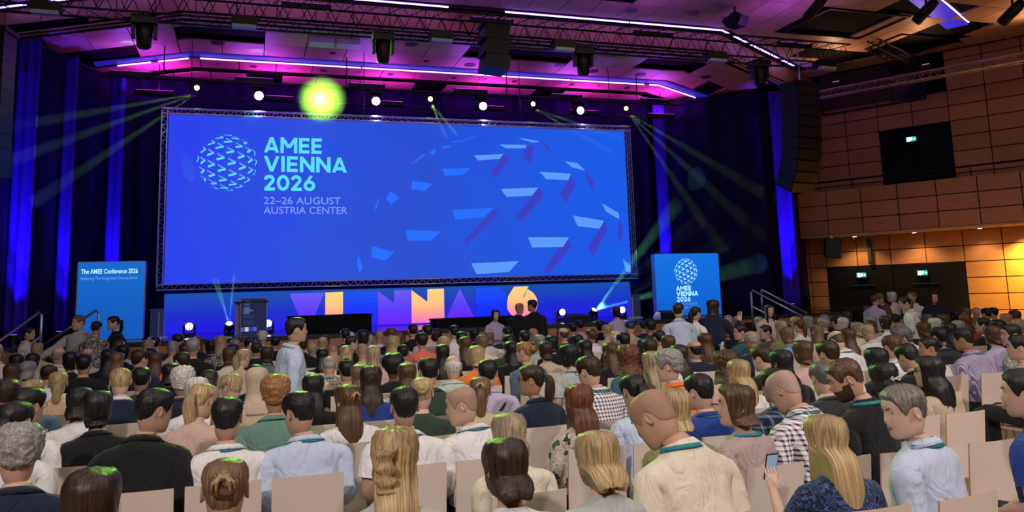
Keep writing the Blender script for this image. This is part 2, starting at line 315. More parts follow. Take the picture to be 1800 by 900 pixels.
def build_body(sex, pose, lean, yaw, pitch, tl, arm, hi):
    """one continuous skin surface in hip-relative coordinates; facing +Y.  Returns rings, regions and the head transform."""
    N = 36 if hi else 20
    u = np.arange(N) / N * 2 * math.pi; th = u - .38 * np.sin(u)
    fem = sex == 'f'
    V = []; Fc = []; reg = []
    def addv(a):
        o = len(V); V.extend(np.asarray(a, float).reshape(-1, 3)); return list(range(o, o + len(np.asarray(a).reshape(-1, 3))))
    def quads(a, b, code, t):
        n = len(a)
        for k in range(n): Fc.append((a[k], a[(k + 1) % n], b[(k + 1) % n], b[k])); reg.append((code, t))
    RL = rotx(-math.radians(lean)); piv = np.array([0, -.03, .06])
    def T(p, k=1.):
        p = np.asarray(p, float); q = p.copy(); q[..., 2] = np.where(p[..., 2] > .1, .1 + (p[..., 2] - .1) * tl, p[..., 2])
        # progressive forward lean of the spine
        wgt = np.clip((p[..., 2] - .05) / .25, 0, 1)[..., None]
        return q + wgt * ((q - piv) @ RL.T + piv - q) * k
    RH = rotz(-math.radians(yaw)) @ rotx(-math.radians(pitch)); np_ = T(NECKP[None])[0]
    hs = .955 if fem else 1.0
    def HX(p): return (np.asarray(p) * hs + (HEADC - NECKP)) @ RH.T + np_        # head-local -> body
    tor = TORSO.copy()
    if fem:
        z = tor[:, 0]; k = np.interp(z, [.04, .12, .2, .3, .42, .5, .56, .64], [1.04, 1.02, .88, .88, .88, .87, .86, .86]); tor[:, 2] *= k; tor[:, 3] *= np.interp(z, [.04, .2, .42, .64], [1., .88, .9, .86])
    rings = []
    for i, (z, cy, rx, ry) in enumerate(tor):
        e = .80 if z < .53 else .95
        c, s = np.cos(th), np.sin(th)
        p = np.stack([rx * np.sign(s) * np.abs(s) ** e, cy + ry * np.sign(c) * np.abs(c) ** e, np.full(N, z)], -1)
        if .40 < z < .56: p[:, 2] += -.012 * np.abs(s) ** 2
        if fem and .27 < z < .42: p[:, 1] += .035 * np.exp(-((np.abs(p[:, 0]) - .075) / .045) ** 2) * (c > 0)
        q = T(p); wn = np.clip((z - .555) / .065, 0, 1)
        if wn > 0:
            qh = ((p - NECKP) @ RH.T) + np_; q = q * (1 - wn) + qh * wn
        rings.append(addv(q))
    # shoulder holes: rows 6..9, columns around +-90 deg
    mid = int(np.argmin(np.abs(th - math.pi / 2))); hw = 3 if hi else 2
    colsR = [mid + k for k in range(-hw, hw + 1)]; colsL = [(N - c) % N for c in colsR][::-1]
    rlo, rhi = 6, 10
    holes = set()
    for cs in (colsR, colsL):
        for r_ in range(rlo, rhi):
            for k in range(len(cs) - 1): holes.add((r_, cs[k] % N))
    for r_ in range(len(rings) - 1):
        for k in range(N):
            if (r_, k) in holes: continue
            Fc.append((rings[r_][k], rings[r_][(k + 1) % N], rings[r_ + 1][(k + 1) % N], rings[r_ + 1][k])); reg.append(('N' if tor[r_][0] > .575 else 'T', tor[r_][0]))
    # head
    hh = HT[:, 0] if hi else HT[::1, 0]
    prev = rings[-1]
    for h in hh:
        p = face_features(outline(th, np.full(N, h)))
        ring = addv(HX(p)); quads(prev, ring, 'H', h); prev = ring
    top = addv(HX(np.array([[0, -.004, .1195]])))[0]
    for k in range(N): Fc.append((prev[k], prev[(k + 1) % N], top)); reg.append(('H', .12))
    # ears
    for s in (1, -1):
        n = 8; base = None
        for (dx, sc_) in ((0., .8), (.010, 1.), (.017, 1.05), (.016, .7), (.011, .35)):
            a = np.arange(n) / n * 2 * math.pi
            e = np.stack([np.full(n, s * (.0715 + dx)), -.012 - dx * .55 + .017 * sc_ * np.cos(a), .004 + .031 * sc_ * np.sin(a) + .006 * np.cos(a) * sc_], -1)
            ring = addv(HX(e))
            if base is not None: quads(base, ring, 'H', 0) if s > 0 else quads(base[::-1], ring[::-1], 'H', 0)
            base = ring
        Fc.append(tuple(base)); reg.append(('H', 0))
    def limb(loop, c0, d0, pts, rad, code, flat=None):
        """grow rings from an open loop along a path with parallel-transported frame"""
        P = np.array([V[i] for i in loop]); c0 = np.asarray(c0, float) if c0 is not None else P.mean(0)
        d = np.asarray(d0, float); d /= np.linalg.norm(d)
        a = np.array([0, 0, 1.]) if abs(d[2]) < .8 else np.array([0, 1., 0]); e1 = a - d * (a @ d); e1 /= np.linalg.norm(e1); e2 = np.cross(d, e1)
        ang = np.arctan2((P - c0) @ e2, (P - c0) @ e1); prev = loop; pts = [np.asarray(p, float) for p in pts]
        for i, p in enumerate(pts):
            nd = (pts[min(i + 1, len(pts) - 1)] - (pts[i - 1] if i else c0)); nd /= np.linalg.norm(nd)
            e1 = e1 - nd * (e1 @ nd); e1 /= np.linalg.norm(e1); e2 = np.cross(nd, e1)
            f1, f2 = (1, 1) if flat is None or i >= len(flat) or flat[i] is None else flat[i]
            ring = addv(p + rad[i] * (f1 * np.cos(ang)[:, None] * e1 + f2 * np.sin(ang)[:, None] * e2))
            quads(prev, ring, code, i / (len(pts) - 1)); prev = ring
        return prev, e1, e2, nd
    af = .84 if fem else 1.0; sw = .88 if fem else 1.0
    hands = {}
    for s, cs, key in ((1, colsR, 'r'), (-1, colsL, 'l')):
        loop = [rings[rlo][c % N] for c in cs] + [rings[r_][cs[-1] % N] for r_ in range(rlo + 1, rhi)] + [rings[rhi][c % N] for c in cs[::-1]] + [rings[r_][cs[0] % N] for r_ in range(rhi - 1, rlo, -1)]
        ap = arm[key] if isinstance(arm, dict) else arm
        sh = T(np.array([[s * .198 * sw, -.008, .452]]))[0]
        P0 = np.array([s * sw, 1, 1])
        if ap == 'lap': el = T(np.array([[.245, -.035, .20]]) * P0)[0]; wr = np.array([.125, .20, .13]) * P0; hd = np.array([-.35, .9, -.12]) * P0
        elif ap == 'read': el = T(np.array([[.235, .03, .20]]) * P0)[0]; wr = T(np.array([[.09, .24, .24]]) * P0, .6)[0]; hd = np.array([-.3, .8, .35]) * P0
        elif ap == 'phone': el = T(np.array([[.25, .12, .24]]) * P0)[0]; wr = T(np.array([[.16, .30, .42]]) * P0, .6)[0]; hd = np.array([-.2, .4, .9]) * P0
        elif ap == 'chin': el = T(np.array([[.20, .14, .22]]) * P0)[0]; wr = T(np.array([[.10, .15, .46]]) * P0)[0]; hd = np.array([-.3, -.2, .9]) * P0
        elif ap == 'down': el = T(np.array([[.235, -.02, .19]]) * P0)[0]; wr = np.array([.24, .06, -.04]) * P0; hd = np.array([0, .12, -1]) * P0
        elif ap == 'hip': el = T(np.array([[.36, -.07, .24]]) * P0)[0]; wr = np.array([.20, .04, .12]) * P0; hd = np.array([-.8, .4, -.3]) * P0
        elif ap == 'reach': el = T(np.array([[.36, .10, .30]]) * P0)[0]; wr = T(np.array([[.53, .22, .18]]) * P0)[0]; hd = np.array([.7, .4, -.4]) * P0
        elif ap == 'wave': el = T(np.array([[.34, .06, .28]]) * P0)[0]; wr = T(np.array([[.42, .14, .50]]) * P0)[0]; hd = np.array([.1, .1, 1.]) * P0
        elif ap == 'front': el = T(np.array([[.24, .02, .20]]) * P0)[0]; wr = T(np.array([[.10, .24, .20]]) * P0)[0]; hd = np.array([-.7, .5, .15]) * P0
        hd = hd / np.linalg.norm(hd); hands[key] = (wr, hd)
        out = sh + (el - sh) * .10 + np.array([s * .008, 0, -.004])
        pts = [sh + np.array([s * .012, 0, .002]), out, sh + (el - sh) * .3, sh + (el - sh) * .6, sh + (el - sh) * .9, el + (wr - el) * .06, el + (wr - el) * .3, el + (wr - el) * .65, wr]
        rad = [.060, .060, .055, .049, .044, .042, .042, .035, .0265]; rad = [r_ * af for r_ in rad]
        end, e1, e2, nd = limb(loop, T(np.array([[s * .165 * sw, -.008, .452]]))[0], np.array([s * .9, 0, -.42]), pts, rad, 'A')
        # palm
        side = np.cross(hd, np.array([0, 0, 1.])) if abs(hd[2]) < .8 else np.array([1., 0, 0]) * s
        side /= np.linalg.norm(side); nor = np.cross(side, hd)
        hk = .93 if fem else 1.0
        ang = np.arange(len(loop)) / len(loop) * 2 * math.pi
        # match loop phase
        P = np.array([V[i] for i in end]); ang = np.arctan2((P - wr) @ nor, (P - wr) @ side); prev = end
        for dist, wx, tx in ((.02, .030, .018), (.05, .038, .015), (.085, .040, .012), (.096, .034, .008)):
            ring = addv(wr + hd * dist * hk + (np.cos(ang)[:, None] * side * wx + np.sin(ang)[:, None] * nor * tx) * hk); quads(prev, ring, 'D', 0); prev = ring
        Fc.append(tuple(prev)); reg.append(('D', 0))
        def finger(b, d1, d2, ln, r_):
            n = 5 if hi else 4; d1 = d1 / np.linalg.norm(d1); d2 = d2 / np.linalg.norm(d2)
            q = [b - d1 * .012, b + d1 * ln * .45, b + d1 * ln * .45 + d2 * ln * .35, b + d1 * ln * .45 + d2 * ln * .58]; rr = [r_, r_ * .95, r_ * .85, r_ * .5]; pr = None
            for p, r2 in zip(q, rr):
                a = np.cross(d1, nor); a /= np.linalg.norm(a); bb = np.cross(a, d1)
                ring = addv([p + r2 * (math.cos(t) * a + math.sin(t) * bb) for t in np.arange(n) / n * 2 * math.pi])
                if pr is not None: quads(pr, ring, 'D', 0)
                pr = ring
            Fc.append(tuple(pr)); reg.append(('D', 0))
        dn = -nor if nor[2] > 0 else nor
        if ap in ('wave',): dn = dn * .15
        for k, (o, ln) in enumerate(((-.030, .060), (-.010, .074), (.010, .078), (.030, .070))):
            finger(wr + hd * .094 * hk + side * o * hk, hd + dn * .25, hd + dn * .8, ln * hk, .0085 * hk)
        tside = side * (1 if (side[0] * -s) > 0 else -1)
        finger(wr + hd * .04 * hk + tside * .034 * hk, hd * .6 + tside * .8, hd + tside * .3, .062 * hk, .0095 * hk)
    # legs: split the lowest torso ring in two loops
    b0 = rings[0]; h2 = N // 2
    P0_ = np.array([V[b0[0]], V[b0[h2]]])
    mids = addv([P0_[0] * (1 - t) + P0_[1] * t - np.array([0, 0, dz]) for t, dz in ((.25, .02), (.5, .03), (.75, .02))])
    lr = [b0[k] for k in range(0, h2 + 1)] + mids[::-1]; ll = [b0[k % N] for k in range(h2, N + 1)] + mids
    lf = 1.0 if not fem else .95
    for s, loop in ((1, lr), (-1, ll)):
        if pose == 'sit':
            pts = [(s * .085, -.005, .035), (s * .088, .045, .035), (s * .09, .10, .042), (s * .098, .25, .046), (s * .105, .40, .048), (s * .108, .455, .025), (s * .108, .47, -.06), (s * .108, .465, -.22), (s * .108, .455, -.38), (s * .108, .455, -.425), (s * .11, .50, -.452), (s * .113, .58, -.468), (s * .114, .645, -.475)]
            rad = [.100, .092, .084, .074, .060, .058, .053, .050, .037, .036, .036, .034, .018]
            flat = [None] * 10 + [(1, 1), (.8, 1.2), (.8, 1.5)]
            d0 = (0, .3, -1)
        else:
            pts = [(s * .085, -.005, -.02), (s * .088, 0, -.10), (s * .09, .005, -.25), (s * .09, .005, -.43), (s * .09, -.01, -.58), (s * .09, -.02, -.78), (s * .09, -.02, -.825), (s * .092, .02, -.855), (s * .097, .11, -.87), (s * .10, .17, -.878)]
            rad = [.098, .090, .074, .056, .054, .038, .037, .037, .034, .018]; flat = [None] * 7 + [(1, 1), (.8, 1.2), (.8, 1.5)]; d0 = (0, 0, -1)
        end, *_ = limb(loop, None, d0, pts, [r_ * lf for r_ in rad], 'L', flat)
        Fc.append(tuple(end)); reg.append(('L', 1))
    B = Body(); B.V = np.array(V); B.F = Fc; B.reg = reg; B.HX = HX; B.T = T; B.RH = RH; B.tor = tor; B.hs = hs; B.nleg = 13 if pose == 'sit' else 10; B.pose = pose; B.N = N; B.hands = hands
    return B
def vnormals(V, F):
    me = bpy.data.meshes.new('n'); me.from_pydata(V.tolist(), [], F); fix(me, True)
    n = np.zeros(len(V) * 3); me.vertices.foreach_get('normal', n); bpy.data.meshes.remove(me); return n.reshape(-1, 3)
def np_mesh(name, V, F, uv=None, smooth=True, dz=0., sub=0, wrinkle=0.):
    V = np.asarray(V, float).copy(); V[:, 2] += dz
    me = bpy.data.meshes.new(name); me.from_pydata(V.tolist(), [], F); me.materials.append(None)
    if uv is not None:
        l = me.uv_layers.new(name='UVMap'); li = np.zeros(len(me.loops), int); me.loops.foreach_get('vertex_index', li)
        l.data.foreach_set('uv', np.asarray(uv)[li].ravel())
    fix(me, smooth)
    if sub:
        o = bpy.data.objects.new('tmp', me); COL.objects.link(o); md = o.modifiers.new('s', 'SUBSURF'); md.levels = sub; md.render_levels = sub
        dg = bpy.context.evaluated_depsgraph_get(); m2 = bpy.data.meshes.new_from_object(o.evaluated_get(dg)); bpy.data.objects.remove(o); bpy.data.meshes.remove(me); me = m2; me.name = name
        if wrinkle:
            n = len(me.vertices); co = np.zeros(n * 3); me.vertices.foreach_get('co', co); co = co.reshape(-1, 3); no = np.zeros(n * 3); me.vertices.foreach_get('normal', no); no = no.reshape(-1, 3)
            sd = random.random() * 50
            d = np.array([mnoise.noise((p[0] * 7 + sd + 3 * p[2], p[1] * 9, p[2] * 8 - 3 * p[0])) + .5 * mnoise.noise((p[0] * 17 + sd, p[1] * 17, p[2] * 13)) for p in co]) * wrinkle
            co += no * d[:, None]; me.vertices.foreach_set('co', co.ravel())
        me.polygons.foreach_set('use_smooth', [True] * len(me.polygons)); me.update()
    return me
def submesh(V, F):
    used = sorted({i for f in F for i in f}); mp = {i: k for k, i in enumerate(used)}
    return V[used], [tuple(mp[i] for i in f) for f in F]
def garment(B, kind, hi):
    """clothing grown off the skin along its normals"""
    if not hasattr(B, 'nr'): B.nr = vnormals(B.V, B.F)
    nr = B.nr
    off = np.zeros(len(B.V)); F = []
    sleeve = {'ts': .42, 'ss': .42, 'bl': .80}.get(kind, 1.01); base = {'jk': .024, 'sh': .017, 'ss': .018, 'ts': .013, 'bl': .015}.get(kind, .013)
    zr = np.zeros(len(B.V))
    for f, (c, t) in zip(B.F, B.reg):
        ok = False
        if kind == 'tr':
            ok = (c == 'T' and t < .15) or (c == 'L' and t <= (8.5 / 12 if B.pose == 'sit' else 6.0 / 9)); o = .012
        elif kind in ('shoe1', 'shoe2'): ok = c == 'L' and t > (8.2 / 12 if B.pose == 'sit' else 5.8 / 9) and (B.V[f[0]][0] > 0) == (kind == 'shoe1'); o = .008
        else:
            ok = (c == 'T' and t >= .06 and t <= .568) or (c == 'A' and t <= sleeve)
            o = base
            if c == 'T':
                o = base + (.022 if kind != 'ts' else .014) * math.exp(-((t - .20) / .09) ** 2)
                if t > .50: o = base * .9
                if t > .545: o = .007
            elif c == 'A': o = base * (.9 if t < .3 else 1.0) + (.010 if kind in ('ss', 'ts') and t > .3 else 0)
        if ok:
            F.append(f)
            for i in f: off[i] = max(off[i], o)
    V = B.V + nr * off[:, None]
    return submesh(V, F)
# hair ------------------------------------------------------------
LINE = np.array([(0, 50), (25, 51), (40, 56), (52, 68), (62, 86), (74, 97), (84, 82), (96, 76), (108, 82), (118, 104), (140, 114), (180, 118)], float)
def hair_geo(B, style, hi, seed=0):
    rng = random.Random(seed)
    nc, nr_ = (72, 30) if hi else (28, 12)
    if style in 'kfc' and hi: nc, nr_ = 84, 40
    th = np.arange(nc) / nc * 2 * math.pi; ath = np.degrees(np.minimum(th, 2 * math.pi - th))
    be = np.interp(ath, LINE[:, 0], LINE[:, 1]); b0 = np.zeros(nc)
    L = {'l': .40, 'w': .36, 'b': .075, 'h': .22, 'k': .16, 'd': .34}.get(style, 0); hang = np.zeros(nc); thick = .013; side = .008
    wob = .0022
    if style in 'lwbkhd':
        thick = {'l': .016, 'w': .022, 'b': .020, 'k': .040, 'h': .016, 'd': .018}[style]; side = thick * .9
        s0 = {'h': (20, 40)}.get(style, (46, 74)); t = np.clip((ath - s0[0]) / (s0[1] - s0[0]), 0, 1); hang = t * t * (3 - 2 * t)
        wob = {'h': .0008, 'k': 0}.get(style, .004)
    elif style in 'pu': thick, side, wob = .012, .009, .0015
    elif style == 'z': thick = side = .0028; wob = 0
    elif style == 'c': thick, side, wob = .028, .022, .0
    elif style == 'f': thick, side, wob = .050, .045, 0; 
    elif style == 'x':
        thick = side = .008; b0 = np.interp(ath, [0, 55, 75, 110, 180], [60, 72, 66, 60, 56]); be = np.maximum(be, b0 + 1)
    elif style == 'm': thick = side = .014; be = np.interp(ath, [0, 60, 100, 180], [62, 74, 84, 96])
    cap = be * (1 - hang) + 98 * hang
    wrap = 3.0 if style == 'k' else 1.
    colj = np.array([mnoise.noise((k * .9, seed * 3.1, .3)) for k in range(nc)]); collen = 1 + .10 * np.array([mnoise.noise((k * .6, seed * 1.7, 5.)) for k in range(nc)]) * (style != 'h')
    fr = .6 if hang.any() else 1.0; rows = []; inner = []
    down = np.array([0, 0, -1.])
    tor = B.tor
    for r_ in range(nr_ + 1):
        t = r_ / nr_; a = min(t / fr, 1); b_ = np.radians(b0 + (cap - b0) * a)
        h = .1185 * np.cos(b_); p = outline(th, h)
        dirv = np.stack([np.sin(b_) * np.sin(th), np.sin(b_) * np.cos(th), np.cos(b_)], -1)
        frontness = np.clip(1 - ath / 60, 0, 1)
        tk = thick * np.cos(np.radians(np.clip(np.degrees(b_), 0, 90))) + side * np.sin(np.radians(np.clip(np.degrees(b_), 0, 90)))
        if style in 'lwbkpud': tk = np.where(np.degrees(b_) < 30, np.maximum(tk * .75, .010), tk)
        taper_end = np.clip((1 - a) / (.16 if style not in 'z' else .05), 0, 1); taper = taper_end * (1 - hang) + hang
        if style == 'x': taper = taper * np.clip(a / .3, 0, 1)
        if style in 'cf': taper = np.clip((1 - a) / .10, 0, 1) ** .5
        off = tk * taper - .003 * (1 - taper)
        if style == 'x': off = np.where(ath < 58, -.004, off)
        off = off + wob * colj * np.clip(a * 1.5, 0, 1) * taper
        q = B.HX(p + dirv * off[:, None])
        pin = B.HX(p - dirv * .004)
        if t > fr:
            tt = (t - fr) / (1 - fr); ln = L * hang * collen * tt
            outw = np.stack([np.sin(th), np.cos(th), 0 * th], -1) @ B.RH.T; outw[:, 2] = 0
            k_in = {'b': -.030, 'k': .03, 'h': .02}.get(style, .004)
            q = q + down * ln[:, None] + outw * (k_in * tt * tt * hang)[:, None]
            if style in 'wd': q = q + outw * (.012 * np.sin(tt * 9 + colj * 3))[:, None] * hang[:, None] * tt
            pin = pin + down * ln[:, None] + outw * ((k_in * tt * tt - .012 * tt) * hang)[:, None]
            # lie on the back and shoulders
            for P_, m_ in ((q, .022), (pin, .004)):
                zz = P_[:, 2]; zt = np.where(zz > .1, .1 + (zz - .1), zz)
                c = B.T(np.stack([0 * zz, np.interp(zt, tor[:, 0], tor[:, 1]), zt], -1)); ryy = np.interp(zt, tor[:, 0], tor[:, 3]) + m_; rxx = np.interp(zt, tor[:, 0], tor[:, 2]) + m_
                ins = (zt < .60) & (ath > 80); yb = c[:, 1] - ryy * np.sqrt(np.clip(1 - (P_[:, 0] / np.maximum(rxx, .02)) ** 2, 0, 1))
                P_[:, 1] = np.where(ins & (P_[:, 1] > yb), P_[:, 1] * .15 + yb * .85, P_[:, 1])
        rows.append(q); inner.append(pin)
    outer = np.array(rows); inn = np.array(inner)
    if style in 'kfc' or (style in 'wdslbpu' and hi):
        amp, fq = {'k': (.017, 42), 'f': (.012, 60), 'c': (.010, 60), 'w': (.006, 40), 'd': (.009, 55), 's': (.0038, 70), 'l': (.0030, 45), 'b': (.0035, 45), 'p': (.0022, 50), 'u': (.0022, 50)}[style]
        if not hi: fq *= .6
        ctr = B.HX(np.zeros((1, 3)))[0]
        for i in range(outer.shape[0]):
            for j in range(nc):
                p = outer[i, j]; g = mnoise.noise((p[0] * fq + seed, p[1] * fq, p[2] * fq)) + .5 * mnoise.noise((p[0] * fq * 2 + seed, p[1] * fq * 2, p[2] * fq * 2))
                d = p - ctr; d = d / (np.linalg.norm(d) + 1e-6); ed = min(1., (outer.shape[0] - 1 - i) / 3 + .35) ; outer[i, j] = p + d * g * amp * ed
    V = []; F = []; UV = []
    R_ = outer.shape[0]
    for i in range(R_):
        for j in range(nc): V.append(outer[i, j]); UV.append((j / nc if j < nc / 2 else 1 - j / nc, i / R_))
    for i in range(R_ - 1):
        for j in range(nc): F.append((i * nc + j, i * nc + (j + 1) % nc, (i + 1) * nc + (j + 1) % nc, (i + 1) * nc + j))
    if b0.max() == 0: F.append(tuple(range(nc))[::-1])
    if hang.any():        # inner side so that hanging hair has thickness
        st = int(nr_ * fr) - 2; o = len(V); k = R_ - st
        for i in range(st, R_):
            for j in range(nc): V.append(inn[i, j]); UV.append((j / nc, i / R_))
        for i in range(k - 1):
            for j in range(nc): F.append((o + i * nc + j, o + (i + 1) * nc + j, o + (i + 1) * nc + (j + 1) % nc, o + i * nc + (j + 1) % nc))
        for j in range(nc): F.append(((R_ - 1) * nc + j, (R_ - 1) * nc + (j + 1) % nc, o + (k - 1) * nc + (j + 1) % nc, o + (k - 1) * nc + j))
    return np.array(V), F, np.array(UV)
def tail_geo(B, kind, hi, seed=0):
    """ponytail / bun / braid, in body coordinates"""
    n, m = (28, 22) if hi else (10, 8); V = []; F = []; UV = []
    if kind == 'u':
        c = np.array([0, -.122, .045]); 
        for i in range(m + 1):
            b_ = math.pi * i / m
            for j in range(n):
                a = 2 * math.pi * j / n; r_ = .046 + .005 * math.sin(3 * a + b_ * 5)
                V.append(B.HX(np.array([[c[0] + r_ * 1.1 * math.sin(b_) * math.cos(a), c[1] + r_ * .8 * math.cos(b_), c[2] + r_ * math.sin(b_) * math.sin(a)]]))[0]); UV.append((j / n, i / m))
    else:
        ln = {'p': .26, 'd': .17}[kind]; st = B.HX(np.array([[0, -.112, .035 if kind == 'p' else .045]]))[0]; bk = (np.array([0, -1., 0]) @ B.RH.T); bk[2] = 0
        for i in range(m + 1):
            t = i / m; c = st + bk * (.055 * math.sin(min(t * 3, 1) * math.pi / 2) - .03 * t) + np.array([0, 0, .015 * math.sin(min(t * 3, 1) * math.pi) - ln * max(0, t - .08)])
            if kind == 'p': r_ = .012 + .030 * math.sin(math.pi * min(1, t * .9 + .08)) ** .8
            else: r_ = .016 + .018 * abs(math.sin(t * math.pi * 3.5))
            if i == m: r_ = .006
            for j in range(n):
                a = 2 * math.pi * j / n; g = 1 + .16 * mnoise.noise((math.cos(a) * 2.2, math.sin(a) * 2.2, t * 3 + seed)) + (.10 * math.sin(2 * a + t * 30) if kind == 'd' else 0)
                wx = 1.25 if kind == 'd' else 1.0
                V.append(c + np.array([math.cos(a) * r_ * g * wx, math.sin(a) * r_ * g * .7, 0])); UV.append((j / n, t))
    for i in range(m):
        for j in range(n): F.append((i * n + j, i * n + (j + 1) % n, (i + 1) * n + (j + 1) % n, (i + 1) * n + j))
    F.append(tuple(range(n))[::-1]); F.append(tuple(m * n + j for j in range(n)))
    return np.array(V), F, np.array(UV)
def band_geo(B, pts_lo, pts_hi, off):
    V = []; F = []; n = len(pts_lo)
    for a, b in zip(pts_lo, pts_hi): V += [a, b]
    for k in range(n): j = (k + 1) % n; F.append((2 * k, 2 * j, 2 * j + 1, 2 * k + 1))
    return np.array(V), F
def neck_ring(B, z, grow, n=24, tilt=0.):
    a = np.arange(n) / n * 2 * math.pi; t = B.tor; cy, rx, ry = (np.interp(z, t[:, 0], t[:, k]) for k in (1, 2, 3))
    return B.T(np.stack([(rx + grow) * np.sin(a), cy + (ry + grow) * np.cos(a), z - tilt * np.cos(a)], -1))
def collar_geo(B):
    n = 24; r = [neck_ring(B, .556, .006, n, .014), neck_ring(B, .584, .010, n, .016), neck_ring(B, .587, .015, n, .016), neck_ring(B, .553, .017, n, .020)]
    V = np.concatenate(r); F = []
    for i in range(4):
        for k in range(n): F.append((i * n + k, i * n + (k + 1) % n, ((i + 1) % 4) * n + (k + 1) % n, ((i + 1) % 4) * n + k))
    return V, F
def lanyard_geo(B):
    n = 28; a = np.arange(n) / n * 2 * math.pi; fr = np.clip(np.cos(a), 0, 1) ** 1.3
    V = []; t = B.tor
    for dz, g in ((-.009, .018), (.009, .016), (.009, .020), (-.009, .023)):
        z = .564 - .22 * fr + dz; cy, rx, ry = (np.interp(z, t[:, 0], t[:, k]) for k in (1, 2, 3))
        x = (np.interp(.564, t[:, 0], t[:, 2]) + g) * np.sin(a) * (1 - .3 * fr); y = cy + (ry + g) * np.cos(a)
        V.append(B.T(np.stack([x, y, z], -1)))
    V = np.concatenate(V); F = []
    for i in range(4):
        for k in range(n): F.append((i * n + k, i * n + (k + 1) % n, ((i + 1) % 4) * n + (k + 1) % n, ((i + 1) % 4) * n + k))
    return V, F
def strap_geo(B, s=1):
    n = 40; V = []; t = B.tor
    for dz, g in ((-.016, .024), (.016, .024), (.016, .036), (-.016, .036)):
        a = np.arange(n) / n * 2 * math.pi; z = .31 + .21 * np.sin(a) * s; z = np.minimum(z, .53) + dz * .9
        cy, rx, ry = (np.interp(z, t[:, 0], t[:, k]) for k in (1, 2, 3))
        V.append(B.T(np.stack([(rx + g) * np.sin(a) * .80, cy + (ry + g + .012) * np.cos(a), z], -1)))
    V = np.concatenate(V); F = []
    for i in range(4):
        for k in range(n): F.append((i * n + k, i * n + (k + 1) % n, ((i + 1) % 4) * n + (k + 1) % n, ((i + 1) % 4) * n + k))
    return V, F
def glasses_mb(B):
    mb = MB()
    for s in (1, -1):
        pts = [B.HX(np.array([[s * .033 + .024 * math.cos(a), .099 - .006 * abs(math.cos(a)), .016 + .018 * math.sin(a)]]))[0] for a in [k / 12 * 2 * math.pi for k in range(13)]]
        mb.tube(pts, .0022, 5, cap=False); mb.tube([B.HX(np.array([q]))[0] for q in ((s * .057, .094, .02), (s * .079, .06, .022), (s * .081, -.01, .02), (s * .079, -.03, .0))], .0022, 5)
    mb.tube([B.HX(np.array([q]))[0] for q in ((-.01, .1, .02), (.01, .1, .02))], .002, 5); return mb
def eye_geo(B, s):
    V = []; F = []; n, m = 10, 8
    for i in range(m + 1):
        b_ = math.pi * i / m
        for j in range(n):
            a = 2 * math.pi * j / n; V.append((s * .031 + .0125 * math.sin(b_) * math.cos(a), .0705 + .0125 * math.cos(b_), .018 + .0085 * math.sin(b_) * math.sin(a)))
    for i in range(m):
        for j in range(n): F.append((i * n + j, i * n + (j + 1) % n, (i + 1) * n + (j + 1) % n, (i + 1) * n + j))
    return B.HX(np.array(V)), F
def brow_geo(B, s):
    V = []; F = []
    for k in range(6):
        t = k / 5; x = s * (.014 + .034 * t); h = .036 + .006 * math.sin(t * 2.6); y = .096 - .030 * t * t
        V += [(x, y, h - .003), (x, y + .004, h), (x, y, h + .003 * (1 - t) + .001)]
    for k in range(5):
        for j in range(2): F.append((3 * k + j, 3 * k + j + 1, 3 * k + 4 + j, 3 * k + 3 + j))
    return B.HX(np.array(V)), F
def lip_geo(B):
    V = []; F = []; xs_ = np.linspace(-.024, .024, 11)
    for h, o in ((-.047, .0008), (-.051, .0035), (-.0555, .0005), (-.060, .004), (-.066, .0008)):
        k = 1 if h > -.06 else .8
        th_ = np.arcsin(np.clip(xs_ * k / .066, -1, 1)); p = face_features(outline(th_, np.full(11, h) + .003 * (np.abs(xs_) / .024) * (-1 if h > -.0555 else 1))); p[:, 1] += o * (1 - (np.abs(xs_) / .024) ** 2); V.append(B.HX(p))
    for i in range(4):
        for j in range(10): F.append((i * 11 + j, i * 11 + j + 1, (i + 1) * 11 + j + 1, (i + 1) * 11 + j))
    return np.concatenate(V), F
def beard_geo(B):
    th = np.radians(np.linspace(-92, 92, 31)); hs_ = np.array([-.015, -.030, -.045, -.062, -.08, -.095, -.108, -.116]); V = []; F = []
    for i, h in enumerate(hs_):
        p = face_features(outline(th, np.full(31, h))); d = np.stack([np.sin(th), np.cos(th), np.full(31, -.25 if h < -.08 else 0)], -1)
        o = np.where(np.abs(np.degrees(th)) > 62, .003, np.where(h < -.038, .0045, -.006)) + 0 * th; o = np.where((np.abs(np.degrees(th)) < 15) & (h > -.066) & (h < -.046), -.004, o)
        V.append(B.HX(p + d * o[:, None]))
    for i in range(len(hs_) - 1):
        for j in range(30): F.append((i * 31 + j, i * 31 + j + 1, (i + 1) * 31 + j + 1, (i + 1) * 31 + j))
    return np.concatenate(V), F

